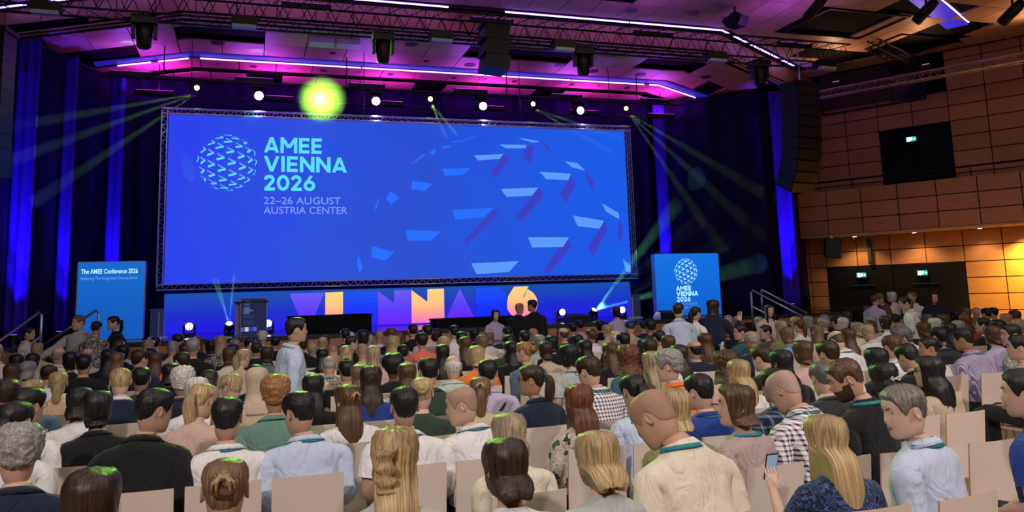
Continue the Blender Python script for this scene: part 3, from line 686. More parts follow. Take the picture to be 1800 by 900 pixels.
EYEM = pm('eye_white_dark', (.10, .08, .07), .15, 0, .5)
LANY = pm('teal_lanyard', (.02, .20, .24), .6, 0, .3, .5, 40.)
CACHE = {}
def cached(key, fn):
    if key not in CACHE: CACHE[key] = fn()
    return CACHE[key]
HAIRD = dict(s='short {c} hair', c='short curly {c} hair', b='{c} bob', l='long straight {c} hair', w='long wavy {c} hair', p='{c} ponytail', u='{c} bun', x='balding {c} hair', z='shaved {c} head', h='{c} headscarf', k='big curly {c} hair', f='{c} afro', m='{c} cap', d='braided {c} hair')
TOPD = dict(sh='shirt', ss='short-sleeved shirt', ts='T-shirt', jk='jacket', bl='blouse'); PATD = dict(ck='checked ', st='striped ', fl='floral ', pl='plaid ', dt='dotted ')
TOPO = dict(sh='shirt', ss='shirt', ts='t_shirt', jk='jacket', bl='blouse')
def make_person(rec, loc, hipz, rot, pose, group, label, hi, arm='lap'):
    sex, style, hc, top, yaw, pit, lean, fl, tl, scl, sk, seed = (rec[k] for k in ('sex', 'hair', 'hc', 'top', 'yaw', 'pit', 'lean', 'fl', 'tl', 's', 'skin', 'seed'))
    tp = top.split(':'); kind, tcol, pat = tp[0], tp[1], (tp[2] if len(tp) > 2 else '')
    if not hi: yaw = round(yaw / 30) * 30; pit = round(pit / 12) * 12; lean = round(lean / 6) * 6; seed = seed % 2
    bk = (sex, pose, lean, yaw, pit, tl, str(arm), hi)
    B = cached(('B',) + bk, lambda: build_body(sex, pose, lean, yaw, pit, tl, arm, hi))
    root = empty('person', loc, rot, label, 'person', group); root.scale = (scl,) * 3
    sub = 1 if hi else 0
    body = put('body', cached(('body',) + bk, lambda: np_mesh('body', B.V, B.F, dz=hipz, sub=sub)), skin_mat(sk), root)
    cm = cloth_mat(tcol, pat)
    g = put(TOPO[kind], cached(('top', kind) + bk, lambda: np_mesh('top', *garment(B, kind, hi), dz=hipz, sub=sub, wrinkle=.0085 if hi else 0)), cm, root)
    trc = cloth_mat(['nv', 'ch', 'bk', 'dn', 'be'][seed * 7 % 5 if hi else seed % 3])
    put('trousers', cached(('tr',) + bk, lambda: np_mesh('trousers', *garment(B, 'tr', hi), dz=hipz, sub=0)), trc, root)
    if hi or pose == 'stand':
        for sh in ('shoe1', 'shoe2'): put('shoe', cached((sh,) + bk, lambda: np_mesh('shoe', *garment(B, sh, hi), dz=hipz, sub=0)), BLACK, root)
    if style not in 'm':
        hm = stubble_mat(hc, sk) if style == 'z' else (cloth_mat('be') if style == 'h' else hair_mat(hc, style in 'kcf'))
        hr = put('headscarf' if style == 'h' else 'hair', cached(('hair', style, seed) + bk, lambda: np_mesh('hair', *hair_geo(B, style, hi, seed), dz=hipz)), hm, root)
        if style in 'pud':
            put({'p': 'ponytail', 'u': 'hair_bun', 'd': 'braid'}[style], cached(('tail', style, seed) + bk, lambda: np_mesh('tail', *tail_geo(B, style, hi, seed), dz=hipz)), hm, hr)
    else:
        hr = put('cap', cached(('hair', style, seed) + bk, lambda: np_mesh('cap', *hair_geo(B, style, hi, seed), dz=hipz)), hair_mat(hc), root)
    if kind in ('sh', 'ss', 'jk') and (hi or kind != 'jk' or 'W' in fl):
        put('collar', cached(('col',) + bk, lambda: np_mesh('collar', *collar_geo(B), dz=hipz)), cloth_mat('wt') if 'W' in fl else cm, g)
    if 'L' in fl: put('lanyard', cached(('lan',) + bk, lambda: np_mesh('lanyard', *lanyard_geo(B), dz=hipz)), LANY, root)
    if 'B' in fl: put('bag_strap', cached(('strap',) + bk, lambda: np_mesh('bag_strap', *strap_geo(B), dz=hipz)), BLACK, root)
    if 'G' in fl and hi:
        me = glasses_mb(B).mesh('glasses'); me.transform(Matrix.Translation((0, 0, hipz))); put('glasses', me, BLACK, root)
    if hi and abs(yaw) > 15 or pose == 'stand':
        put('lips', np_mesh('lips', *lip_geo(B), dz=hipz), pm('lip_tone', (.36, .15, .12), .5), body)
        for s in (1, -1):
            put('eye', np_mesh('eye', *eye_geo(B, s), dz=hipz), EYEM, body); put('eyebrow', np_mesh('eyebrow', *brow_geo(B, s), dz=hipz), hair_mat(hc if hc in ('bk', 'db', 'br', 'lb', 'sp', 'gr') else 'lb'), body)
    if 'D' in fl: put('beard', np_mesh('beard', *beard_geo(B), dz=hipz), hair_mat('br' if hc != 'bk' else 'db', True), root)
    if 'C' in fl and hi:      # claw clip at the back of the head
        mb = MB(); f = lambda x, y, z: Vector(B.HX(np.array([[x, y, z]]))[0]) + Vector((0, 0, hipz))
        dy = -.165 if style == 'u' else -.128
        for s in (1, -1):
            mb.tube([f(s * .006, dy, .085), f(s * .022, dy - .012, .06), f(s * .024, dy - .004, .03)], [.006, .008, .004], 6)
            mb.tube([f(s * .010, dy, .082), f(s * .036, dy - .004, .055), f(s * .040, dy + .012, .03)], [.005, .006, .003], 6)
        mb.tube([f(-.02, dy - .004, .075), f(.02, dy - .004, .075)], .007, 6); mb.build('hair_claw', pm('tan_plastic', (.35, .24, .13), .35), hr)
    if 'R' in fl and hi:      # bow
        mb = MB(); f = lambda x, y, z: Vector(B.HX(np.array([[x, y, z]]))[0]) + Vector((0, 0, hipz))
        for s in (1, -1): mb.tube([f(0, -.125, .0), f(s * .03, -.135, .012), f(s * .045, -.13, .0), f(s * .03, -.135, -.012), f(0, -.125, 0)], [.004, .008, .008, .008, .004], 6)
        mb.build('hair_bow', pm('pale_ribbon', (.6, .58, .62), .5), hr)
    if 'H' in fl:
        mb = MB(); f = lambda x, y, z: Vector(B.HX(np.array([[x, y, z]]))[0]) + Vector((0, 0, hipz))
        mb.tube([f(.092 * math.sin(a), -.02, .0 + .138 * math.cos(a)) for a in [k / 12 * math.pi - math.pi / 2 for k in range(13)]], .006, 6)
        for s in (1, -1): mb.tube([f(s * .082, -.015, 0), f(s * .105, -.015, 0)], .03, 10)
        mb.build('headset', BLACK, root)
    return root, B
# ------------------------------------------------------------------ the hall
def bend(x): return .6 * max(0.0, -1.6 - x, x - 12.5)       # the stage ceiling folds back on both sides
WP = Vector((18.618, 22.613, 0)); WD = Vector((.5101, -.8601, 0)); WN = Vector((-.8601, -.5101, 0))   # side wall: along WD, facing WN
WROT = math.atan2(WD.y, WD.x)
def wallM(off=0): return Matrix.Translation(WP + WN * off) @ Matrix.Rotation(WROT, 4, 'Z')      # local x along the wall, local -y into the room

FLOORM = wood('oak_floor', (.30, .19, .10), (.42, .28, .15), .35)
FLZ = -.12        # floor level
struct('floor', MB().box((-14, -9, FLZ - .1), (30, 32, FLZ)), FLOORM)
struct('wall_left', MB().box((-9.4, -9, FLZ), (-9.2, 21, 9.3)), DARK)
struct('wall_rear', MB().box((-9.4, -9.2, FLZ), (30, -9, 9.3)), WOOD)
struct('wall_stage', MB().box((-14, 26.4, FLZ), (20, 26.6, 9.6)), VOID)
# --- main ceiling: backing slab and panels
cl = struct('ceiling', MB().prism([(-14, -9), (30, -9), (30, 16), (20, 23.6), (12.6, 19.1), (-1.7, 19.1), (-14, 26.4)], 9.2, 9.5, 'xy'), VOID)
pw, pd_ = .84, 1.05
tile = MB().box((-pw / 2 + .012, -pd_ / 2 + .012, 0), (pw / 2 - .012, pd_ / 2 - .012, .05)).mesh('ceiling_panel')
holes_c = [(15.7, 17.5, 1.35), (19.0, 18.55, 1.0), (8.2, 17.0, 1.0), (4.4, 16.6, .8)]
def in_hole(x, y): return any(abs(x - a) < c and abs(y - b) < c * .75 for a, b, c in holes_c)
def wall_side(x, y): return (Vector((x, y, 0)) - WP).dot(WN)
slot_a, slot_b = Vector((16.4, 15.4, 0)), Vector((21.1, 18.0, 0))
for i in range(-7, 28):
    for j in range(0, 11):
        x, y = i * pw + .3, 8.6 + j * pd_ + bend(0)
        fy = 18.75 + bend(x)
        if y + pd_ / 2 > fy: continue
        if wall_side(x, y) < .55 or in_hole(x, y): continue
        ab = slot_b - slot_a; t = (Vector((x, y, 0)) - slot_a).dot(ab) / ab.length_squared
        if -.05 < t < 1.05 and (Vector((x, y, 0)) - slot_a - ab * t).length < .55: continue
        put('ceiling_panel', tile, CEILW, cl, (x, y, 9.14))
# strip of panels closing the ceiling towards the stage fascia
xs = [-6.5 + .84 * k for k in range(30)]
for k in range(len(xs) - 1):
    a, b = xs[k] + .012, xs[k + 1] - .012
    if b > 19.4: break
    ya, yb = 18.55 + bend(a), 18.55 + bend(b)
    j0 = 8.6 + pd_ * (math.floor((min(ya, yb) + .2 - 8.6 - pd_ / 2) / pd_)) + pd_ / 2 + .012
    MB().prism([(a, j0 if j0 < min(ya, yb) else min(ya, yb) - .2), (b, j0 if j0 < min(ya, yb) else min(ya, yb) - .2), (b, yb), (a, ya)], 9.141, 9.19, 'xy').build('ceiling_panel', CEILW, cl)
# dark openings in the ceiling with a rim
for n, (x, y, c) in enumerate(holes_c[:2]):
    mb = MB(); 
    for (a, b) in (((-1, -.75), (1, -.70)), ((-1, .70), (1, .75)), ((-1, -.75), (-.96, .75)), ((.96, -.75), (1, .75))):
        mb.box((x + a[0] * c, y + a[1] * c, 9.10), (x + b[0] * c, y + b[1] * c, 9.2))
    mb.build('hatch_rim', BLACK, cl)
# lit slot near the side wall
LEDB = em('led_strip_violet', (.30, .16, 1.0), 9.0)
LEDP = em('led_glow_blue', (.05, .03, 1.0), .55)  # blue glow of the slot backing put in as emission
ang = math.atan2((slot_b - slot_a).y, (slot_b - slot_a).x)
sl = MB(); sl.box((-.3, -.42, .0), (5.3, .42, .06)); so = sl.build('ceiling_slot', VOID, cl, loc=(slot_a.x, slot_a.y, 9.17)); so.rotation_euler[2] = ang
ll = MB().box((-.3, -.34, -.02), (3.0, -.30, .0)).build('light_line', LEDB, cl, loc=(slot_a.x, slot_a.y, 9.16)); ll.rotation_euler[2] = ang
ll = MB().box((-.3, -.26, -.02), (3.2, .30, .0)).build('slot_glow', LEDP, cl, loc=(slot_a.x, slot_a.y, 9.165)); ll.rotation_euler[2] = ang
for k in range(12):
    M_ = wallM(0); a, b = -1.4 + k * 1.05, -1.4 + k * 1.05 + 1.03
    q = [M_ @ Vector(p) for p in ((a, .0, 0), (b, .0, 0), (b, -1.0, 0), (a, -1.0, 0))]
    if 2.0 < a < 4.6: q = [M_ @ Vector(p) for p in ((a, .0, 0), (b, .0, 0), (b, -.55, 0), (a, -.55, 0))]
    MB().prism([(p.x, p.y) for p in q], 9.152, 9.19, 'xy').build('ceiling_panel', CEILW, cl)
# LED line 1 along the fascia of the main ceiling
def bentline(mb, x0, x1, y, z0, z1, d, step=None):
    """a thin bar following the folded ceiling edge"""
    cuts = sorted({x0, x1} | {c for c in (-1.6, 12.5) if x0 < c < x1})
    for a, b in zip(cuts, cuts[1:]):
        mb.prism([(a, y + bend(a)), (b, y + bend(b)), (b, y + d + bend(b)), (a, y + d + bend(a))], z0, z1, 'xy')
    return mb
l1 = empty('led_line', (0, 0, 0), 0, 'glowing violet LED line on the wooden ceiling before the fascia', 'light strip')
for a, b in ((-6, -2.3), (-2, 1.6), (1.7, 4.6), (6.1, 9.6), (9.65, 12.9), (13.1, 14.2), (14.3, 17.0)):
    bentline(MB(), a, b, 18.66, 9.085, 9.115, .035).build('light_tube', LEDB, l1)
bentline(MB(), -6, 17.2, 18.62, 9.115, 9.139, .12).build('housing', DARK, l1)
# --- fascia and lower ceiling over the stage
fas = tag(empty('fascia'), kind='structure'); fas.name = 'trim_1'
for k in range(30):
    a = -6.7 + k * .9; b = a + .88
    if b > 19: break
    bentline(MB(), a, b, 19.03, 8.62, 9.15, .06).build('fascia_board', WOOD, fas)
bentline(MB(), -6.7, 18.9, 18.97, 8.50, 8.535, .10).build('edge_strip', CEILW, fas)
bentline(MB(), -6.7, 18.9, 19.0, 8.43, 8.46, .08).build('edge_strip', CEILW, fas)
bentline(MB(), -6.7, 18.9, 19.06, 8.40, 8.66, .08).build('shadow_gap', VOID, fas)
c2 = struct('ceiling_stage', MB().prism([(-9, 23.3), (-1.6, 19.1), (12.5, 19.1), (19, 23.0), (19, 27), (-9, 27)], 8.62, 8.75, 'xy'), VOID)
def strip_panels(v0, v1, x0, x1, wid, z, skip=()):
    n = int(round((x1 - x0) / wid))
    for k in range(n):
        a = x0 + k * wid; b = a + wid - .025; m = (a + b) / 2
        if any(s0 < m < s1 for s0, s1 in skip): continue
        cuts = [a] + [c for c in (-1.6, 12.5) if a < c < b] + [b]
        poly = [(c, v0 + bend(c)) for c in cuts] + [(c, v1 + bend(c)) for c in cuts[::-1]]
        MB().prism(poly, z, z + .04, 'xy').build('ceiling_panel', CEILW, c2)
hat = [(-1.6, .25), (6.0, 8.2), (10.4, 12.5)]
strip_panels(19.25, 19.78, -5.0, 16.2, 1.05, 8.5)
strip_panels(19.80, 20.83, -5.0, 16.2, 1.05, 8.5, hat)
strip_panels(20.85, 21.85, -5.0, 16.2, 1.05, 8.5, [(-4.6, -3.4), (14.2, 15.3)])
strip_panels(22.52, 23.35, -4.4, 15.6, 1.0, 8.5, [(-3.4, -3.0)])
strip_panels(23.9, 24.85, -3.2, 14.2, 1.0, 8.5, [(.1, .9), (5.2, 5.9), (8.9, 9.6)])
# raised white boxes and round ceiling speakers
for x in (1.35, 1.98, 9.2): MB().box((x, 19.9, 8.36), (x + .58, 20.35, 8.5)).build('acoustic_box', pm('pale_laminate', (.55, .52, .5), .5), c2)
rnd = MB().lathe([(.17, 0), (.17, .012), (.0, .013)], 16).mesh('disc')
rn2 = MB().lathe([(.09, 0), (.09, .012), (.0, .013)], 14).mesh('disc')
for x, y in ((2.0, 21.2), (3.9, 20.0), (4.6, 21.4), (8.5, 21.0), (9.7, 21.35), (11.3, 21.4), (-.9, 20.95), (5.9, 21.5), (-2.6, 20.6), (13.5, 20.6)):
    put('ceiling_speaker' if int(x * 10) % 2 else 'downlight_can', rnd if int(x * 10) % 2 else rn2, DARK, c2, (x, y + bend(x), 8.485))
for k in range(14): put('downlight_can', rn2, DARK if k % 2 else pm('grille_grey', (.25, .25, .28), .5), c2, (-1.0 + k * .97, 22.95 + bend(-1.0 + k * .97), 8.485))
for x, y in ((6.3, 17.6), (9.3, 17.9), (11.0, 17.7), (5.2, 16.4)): put('ceiling_speaker', rnd, pm('speaker_grille', (.16, .12, .12), .6), cl, (x, y, 9.12))
l2 = empty('led_line', (0, 0, 0), 0, 'glowing violet LED line on the lower ceiling above the stage', 'light strip')
for a, b in ((-3.6, -2.7), (-2.5, -1.7), (-1.4, 2.9), (2.95, 6.6), (6.65, 9.4), (9.45, 11.95), (12.15, 14.6)):
    bentline(MB(), a, b, 22.40, 8.47, 8.50, .03).build('light_tube', LEDB, l2)
bentline(MB(), -4.2, 15.4, 22.05, 8.52, 8.56, .42).build('cove_glow', em('cove_glow_blue', (.04, .03, .9), .35), l2)  # lamp glow on the cove plate put in as emission
bentline(MB(), -4.2, 15.4, 22.38, 8.50, 8.53, .07).build('housing', DARK, l2)
# --- side wall with beech panels, doors and balcony
wl = tag(empty('wall_right'), kind='structure'); wl.matrix_world = wallM(0)
def wbox(name, s0, s1, z0, z1, y0, y1, mat, parent): return MB().box((s0, y0, z0), (s1, y1, z1)).build(name, mat, parent)
wbox('wall_core', -1.5, 26, FLZ, 9.3, .04, .35, VOID, wl)
S = [-.75, -.55, 0, 1.03, 2.08, 3.13, 4.2] + [4.2 + 1.05 * k for k in range(1, 20)]
Z = [.06 + .4875 * k for k in range(19)]; Z[0] = FLZ + .02; Z.append(9.13)
pc = {}
def panel(w_, h_):
    k = (round(w_, 3), round(h_, 3))
    if k not in pc: pc[k] = MB().box((.014, 0, .014), (k[0] - .014, .035, k[1] - .014)).mesh('wall_panel')
    return pc[k]
def wall_panels(s0, s1, z0, z1):
    put('wall_panel', panel(s1 - s0, z1 - z0), WOOD, wl, (s0, 0, z0))
for a, b in zip(S, S[1:]):
    if a > 12: break
    for za, zb in zip(Z, Z[1:]):
        if -.01 < a < 4.15 and zb < 2.6: continue                       # double doors
        if zb < 5 and za > 3.4: continue                                # behind the balcony floor
        if 2.05 < a < 4.15 and 4.8 < za < 6.7: continue                 # upper door
        if .0 <= a < 3.5 and za > 7.6: continue                          # opening under the ceiling
        wall_panels(a, b, za, zb)
DOORM = pm('black_door', (.004, .004, .008), .7, 0, .15)
d1 = tag(empty('door_1'), kind='structure'); d1.matrix_world = wallM(0)
for a in (0.02, 1.06, 2.11, 3.16):
    wbox('door_leaf', a, a + 1.03, FLZ + .01, 2.42, .0, .045, DOORM, d1)
wbox('door_frame', -.02, 4.22, 2.42, 2.50, -.01, .05, DOORM, d1)
for a in (1.15, 3.05): 
    wbox('push_bar', a - .4, a + .4, 1.86, 1.875, -.05, -.01, STEEL, d1)
d2 = tag(empty('door_2'), kind='structure'); d2.matrix_world = wallM(0)
wbox('door_leaf', 2.08, 3.10, 5.0, 6.74, .0, .045, DOORM, d2); wbox('door_leaf', 3.12, 4.16, 5.0, 6.74, .0, .045, DOORM, d2)
# opening of the control room under the ceiling
w1 = tag(empty('window_1'), kind='structure'); w1.matrix_world = wallM(0)
wbox('window_frame', .3, .36, 7.73, 9.1, -.02, .1, DARK, w1); wbox('window_frame', 3.56, 3.62, 7.73, 9.1, -.02, .1, DARK, w1)
wbox('window_frame', 2.55, 2.60, 7.73, 9.1, -.02, .1, DARK, w1); wbox('window_sill', .3, 3.62, 7.70, 7.76, -.06, .1, DARK, w1)
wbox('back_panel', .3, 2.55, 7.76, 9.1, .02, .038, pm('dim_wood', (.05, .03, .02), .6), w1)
wbox('window_pane', 2.62, 3.56, 7.76, 8.35, .0, .012, pm('dark_blue_glass', (.01, .012, .04), .1, 0, .6), w1)
wbox('window_pane', 2.62, 3.56, 8.40, 9.08, .0, .012, pm('dark_glass', (.008, .008, .012), .1, 0, .6), w1)
# exit signs
EXM = em('exit_sign_face', (.03, .45, .33), 1.2); EXW = em('exit_sign_white', (.75, 1.0, .95), 2.2)
for n, (s_, z_, lab) in enumerate(((1.15, 2.2, 'lit green running-man exit sign over the doors nearer the stage'), (3.0, 2.2, 'lit green running-man exit sign over the doors nearer the yellow light'), (3.06, 6.47, 'lit green running-man exit sign above the balcony door'))):
    e = empty('exit_sign', (0, 0, 0), 0, lab, 'sign', 'exit signs'); e.matrix_world = wallM(.10) @ Matrix.Translation((s_, 0, z_))
    wbox('housing', -.16, .16, -.085, .085, 0, .09, DARK, e); wbox('face', -.15, .15, -.075, .075, -.006, 0, EXM, e)
    mb = MB(); y0, y1 = -.012, -.006
    mb.prism([(-.115, -.065), (-.035, -.065), (-.035, .06), (-.115, .06)], y0, y1)
    mb.prism([(.00, .035), (.025, .035), (.025, .06), (.00, .06)], y0, y1)                                   # running figure
    mb.prism([(-.015, -.01), (.02, -.015), (.035, .03), (-.005, .03)], y0, y1); mb.prism([(-.012, -.01), (-.028, -.06), (-.012, -.06), (.006, -.012)], y0, y1)
    mb.prism([(.008, -.012), (.04, -.04), (.052, -.03), (.022, -.008)], y0, y1); mb.prism([(.03, .03), (.06, .005), (.068, .014), (.036, .038)], y0, y1)
    mb.prism([(.085, .0), (.11, -.03), (.11, -.01), (.14, -.01), (.14, .01), (.11, .01), (.11, .03)], y0, y1)
    mb.build('pictogram', EXW, e)
# balcony
bl = tag(empty('trim_2'), kind='structure'); bl.matrix_world = wallM(0)
BS = [-.49, .56, 1.65, 2.75, 3.85, 4.96, 6.06] + [6.06 + 1.1 * k for k in range(1, 7)]
BZ = [3.53, 4.01, 4.50, 4.98]
for a, b in zip(BS, BS[1:]):
    for za, zb in zip(BZ, BZ[1:]):
        o = put('balcony_panel', panel(b - a, zb - za), WOOD, bl, (a, -1.085, za))
wbox('balcony_core', -.47, 12.6, 3.54, 4.97, -1.05, -1.0, VOID, bl)
wbox('balcony_soffit', -.47, 12.6, 3.47, 3.53, -1.08, .03, CEILW, bl)
wbox('balcony_end', -.49, -.46, 3.5, 4.98, -1.05, .03, WOOD, bl)
wbox('balcony_floor', -.46, 12.6, 3.9, 3.95, -1.0, .03, DARK, bl)
for z_ in (5.12, 5.28): MB().tube([(-.4, -.9, z_), (12.5, -.9, z_)], .018, 6).build('balcony_rail', BLACK, bl)
for k in range(8): MB().tube([(-.3 + k * 1.7, -.9, 3.95), (-.3 + k * 1.7, -.9, 5.3)], .018, 6).build('balcony_post', BLACK, bl)
# downlights under the balcony
WARM = em('warm_lamp', (1, .78, .42), 14)
for n, s_ in enumerate((1.2, 3.01, 4.81, 6.0, 6.7, 8.5)):
    pos = wallM(0) @ Vector((s_, -.6, 3.44))
    o = empty('soffit_downlight', pos, WROT, ['small round warm downlight in the balcony soffit above the double doors', 'small round warm downlight in the balcony soffit past the double doors'][n > 2], 'light', 'balcony soffit downlights')
    MB().lathe([(.085, 0), (.085, .03), (.06, .03)], 16).build('trim_ring', STEEL, o, True); MB().lathe([(.06, -.004), (.06, .01), (0, .012)], 16).build('lamp', WARM, o)
    c_ = (1, .66, .25) if n < 3 else (1, .70, .08)
    spot('downlight', pos - Vector((0, 0, .03)), pos + Vector((-WN.x * .12, -WN.y * .12, -3)), 110 if n < 3 else 900, c_, 125, .7, .05)
spot('added_wall_wash', (6, -6, 8.3), (21.5, 18, 4.3), 1100, (1, .62, .5), 22, 1.0, .3)      # added unseen lamp behind the viewer, brightening wall and balcony
# loudspeaker box hanging from the balcony edge and column speaker
sp = empty('balcony_speaker', wallM(1.05) @ Vector((.62, 0, 3.45)), WROT + .5, 'black angled loudspeaker box hung under the corner of the balcony', 'speaker')
mb = MB(); mb.prism([(-.26, -.62), (.20, -.70), (.27, -.08), (-.20, -.02)], -.2, .2); mb.build('cabinet', BLACK, sp)
mb = MB(); mb.prism([(-.22, -.58), (.16, -.65), (.22, -.13), (-.17, -.08)], -.215, -.2); mb.build('grille', pm('navy_grille', (.02, .02, .035), .5, .3, .4, .5, 200), sp)
MB().box((-.03, -.03, -.05), (.03, .03, .06)).build('bracket', STEEL, sp)
cs = empty('column_speaker', wallM(.04) @ Vector((1.47, 0, 2.55)), WROT, 'slim dark column loudspeaker on the wood panels above the double doors', 'speaker')
MB().box((-.06, -.08, 0), (.06, 0, .85)).build('cabinet', BLACK, cs); MB().box((-.045, -.09, .03), (.045, -.08, .82)).build('grille', DARK, cs)

# --- trusses
def truss(name, p0, p1, size, label, mat, cat='truss', bays=None, r=.024, top=None, group=None):
    p0, p1 = Vector(p0), Vector(p1); d = (p1 - p0); n = bays or max(2, int(d.length / size)); dn = d.normalized()
    up_ = Vector((0, 0, 1)) if abs(dn.z) < .9 else Vector((0, 1, 0)); sd = dn.cross(up_).normalized(); up_ = sd.cross(dn)
    o = empty(name, p0, 0, label, cat, group); h = size / 2
    cor = [sd * a + up_ * b for a, b in ((-h, -h), (h, -h), (h, h), (-h, h))]
    for c in cor: MB().tube([c, c + d], r, 6).build('chord', mat, o)
    mb = MB()
    for i in range(n):
        a, b = d * (i / n), d * ((i + 1) / n); m = (a + b) / 2
        for c0, c1 in ((0, 1), (1, 2), (2, 3), (3, 0)):
            mb.tube([a + cor[c0], m + cor[c1], b + cor[c0]], r * .45, 4)
    tag(mb.build('lattice', mat, o), kind='stuff'); return o
truss('lighting_truss', (-5.6, 16, 7.63), (14.25, 16, 7.63), .52, 'long black box truss hung across the hall before the stage', TRUSSM, bays=42)
truss('wall_truss', tuple(wallM(2.2) @ Vector((-.2, 0, 7.95))), tuple(wallM(2.2) @ Vector((11, 0, 7.95))), .22, 'slim metal truss running along the side wall above the balcony', pm('bright_truss', (.55, .45, .38), .3, .9), r=.022)
for n, s_ in enumerate((1.6, 4.2, 7.0)):  # added lamps that put warm light on the ceiling by the wall
    pos = wallM(2.2) @ Vector((s_, 0, 8.12)); o = empty('added_truss_lamp', pos, WROT, ['small added lamp on the wall truss by the control room window', 'small added lamp on the wall truss above the balcony door', 'small added lamp on the wall truss over the yellow wall'][n], 'light', 'added lamps on the wall truss')
    MB().box((-.12, -.1, 0), (.12, .1, .14)).build('housing', BLACK, o); MB().box((-.1, -.08, .14), (.1, .08, .148)).build('lens', em('added_truss_lens', (1, .6, .3), 4), o)
    spot('added_warm_uplight', pos + Vector((0, 0, .2)), pos + WN * .5 + Vector((0, 0, 1.3)), 75, (1, .52, .26), 160, .8, .1)
truss('short_truss', (17.0, 17.9, 8.75), (19.6, 18.9, 8.55), .3, 'short black truss between the two dark ceiling hatches', TRUSSM)
truss('side_truss', (-6.2, 13.0, 8.0), (-5.0, 16.5, 7.6), .4, 'black truss piece above the loudspeaker column beside the stage curtain', TRUSSM)
sf = empty('screen_frame', (0, 20.95, 0), 0, 'slim aluminium lattice frame around the giant screen', 'truss')
def flat_truss(a, b, wid, o, mat, n):
    a, b = Vector(a), Vector(b); d = b - a; q = Vector((0, 0, 1)) if abs(d.x) > abs(d.z) else Vector((1, 0, 0)); mb = MB()
    for s in (-1, 1):
        for yy in (-.06, .06): MB().tube([a + q * s * wid / 2 + Vector((0, yy, 0)), b + q * s * wid / 2 + Vector((0, yy, 0))], .014, 6).build('chord', mat, o)
    for i in range(n):
        p0, p1 = a + d * (i / n), a + d * ((i + 1) / n); m = (p0 + p1) / 2
        for yy in (-.06, .06): mb.tube([p0 - q * wid / 2 + Vector((0, yy, 0)), m + q * wid / 2 + Vector((0, yy, 0)), p1 - q * wid / 2 + Vector((0, yy, 0))], .008, 4)
    tag(mb.build('lattice', mat, o), kind='stuff')
flat_truss((-2.16, 0, 6.67), (10.6, 0, 6.67), .13, sf, TRUSSL, 64); flat_truss((-2.16, 0, 2.33), (10.6, 0, 2.33), .13, sf, TRUSSL, 64)
flat_truss((-2.09, 0, 2.33), (-2.09, 0, 6.67), .13, sf, TRUSSL, 22); flat_truss((10.53, 0, 2.33), (10.53, 0, 6.67), .13, sf, TRUSSL, 22)

for x in (-1.5, 2.8, 7.2, 10.0): MB().tube([(x, 0, 6.73), (x, 0, 8.49)], .01, 6).build('hanging_cable', BLACK, sf)
# --- giant screen with its picture
scr = empty('led_screen', (-2.0, 21.0, 2.41), 0, 'giant blue conference screen with white-blue lettering and globe logo above the stage', 'screen')
def screen_mat():
    m, nt, b, N, L = newmat('screen_blue'); tc = N.new('ShaderNodeTexCoord'); sp_ = N.new('ShaderNodeSeparateXYZ'); L.new(tc.outputs['Object'], sp_.inputs[0])
    mr = N.new('ShaderNodeMapRange'); mr.inputs[2].default_value = 12.45; L.new(sp_.outputs[0], mr.inputs[0])
    rp = N.new('ShaderNodeValToRGB'); e = rp.color_ramp.elements; e[0].color = (.020, .050, .84, 1); e[1].color = (.004, .105, .80, 1)
    for p, c in ((.28, (.017, .075, .70)), (.5, (.016, .072, .62)), (.75, (.008, .090, .74))): n = e.new(p); n.color = (*c, 1)
    nz = N.new('ShaderNodeTexNoise'); nz.inputs['Scale'].default_value = .45; L.new(tc.outputs['Object'], nz.inputs['Vector'])
    ad = math_node(N, L, 'ADD', mr.outputs[0], math_node(N, L, 'MULTIPLY', math_node(N, L, 'SUBTRACT', nz.outputs['Fac'], .5), .35)); L.new(ad, rp.inputs[0])
    L.new(rp.outputs[0], b.inputs['Emission Color']); b.inputs['Emission Strength'].default_value = 1.0; b.inputs['Base Color'].default_value = (.005, .005, .01, 1); b.inputs['Roughness'].default_value = .5
    return m
SCRM = screen_mat()
MB().box((0, 0, 0), (12.45, .12, 4.18)).build('display', [SCRM], scr)
CY = em('print_cyan', (.10, .72, .98), 1.0); LV = em('print_lavender', (.20, .30, .98), 1.0); PALE = em('print_pale', (.23, .42, .98), 1.0)
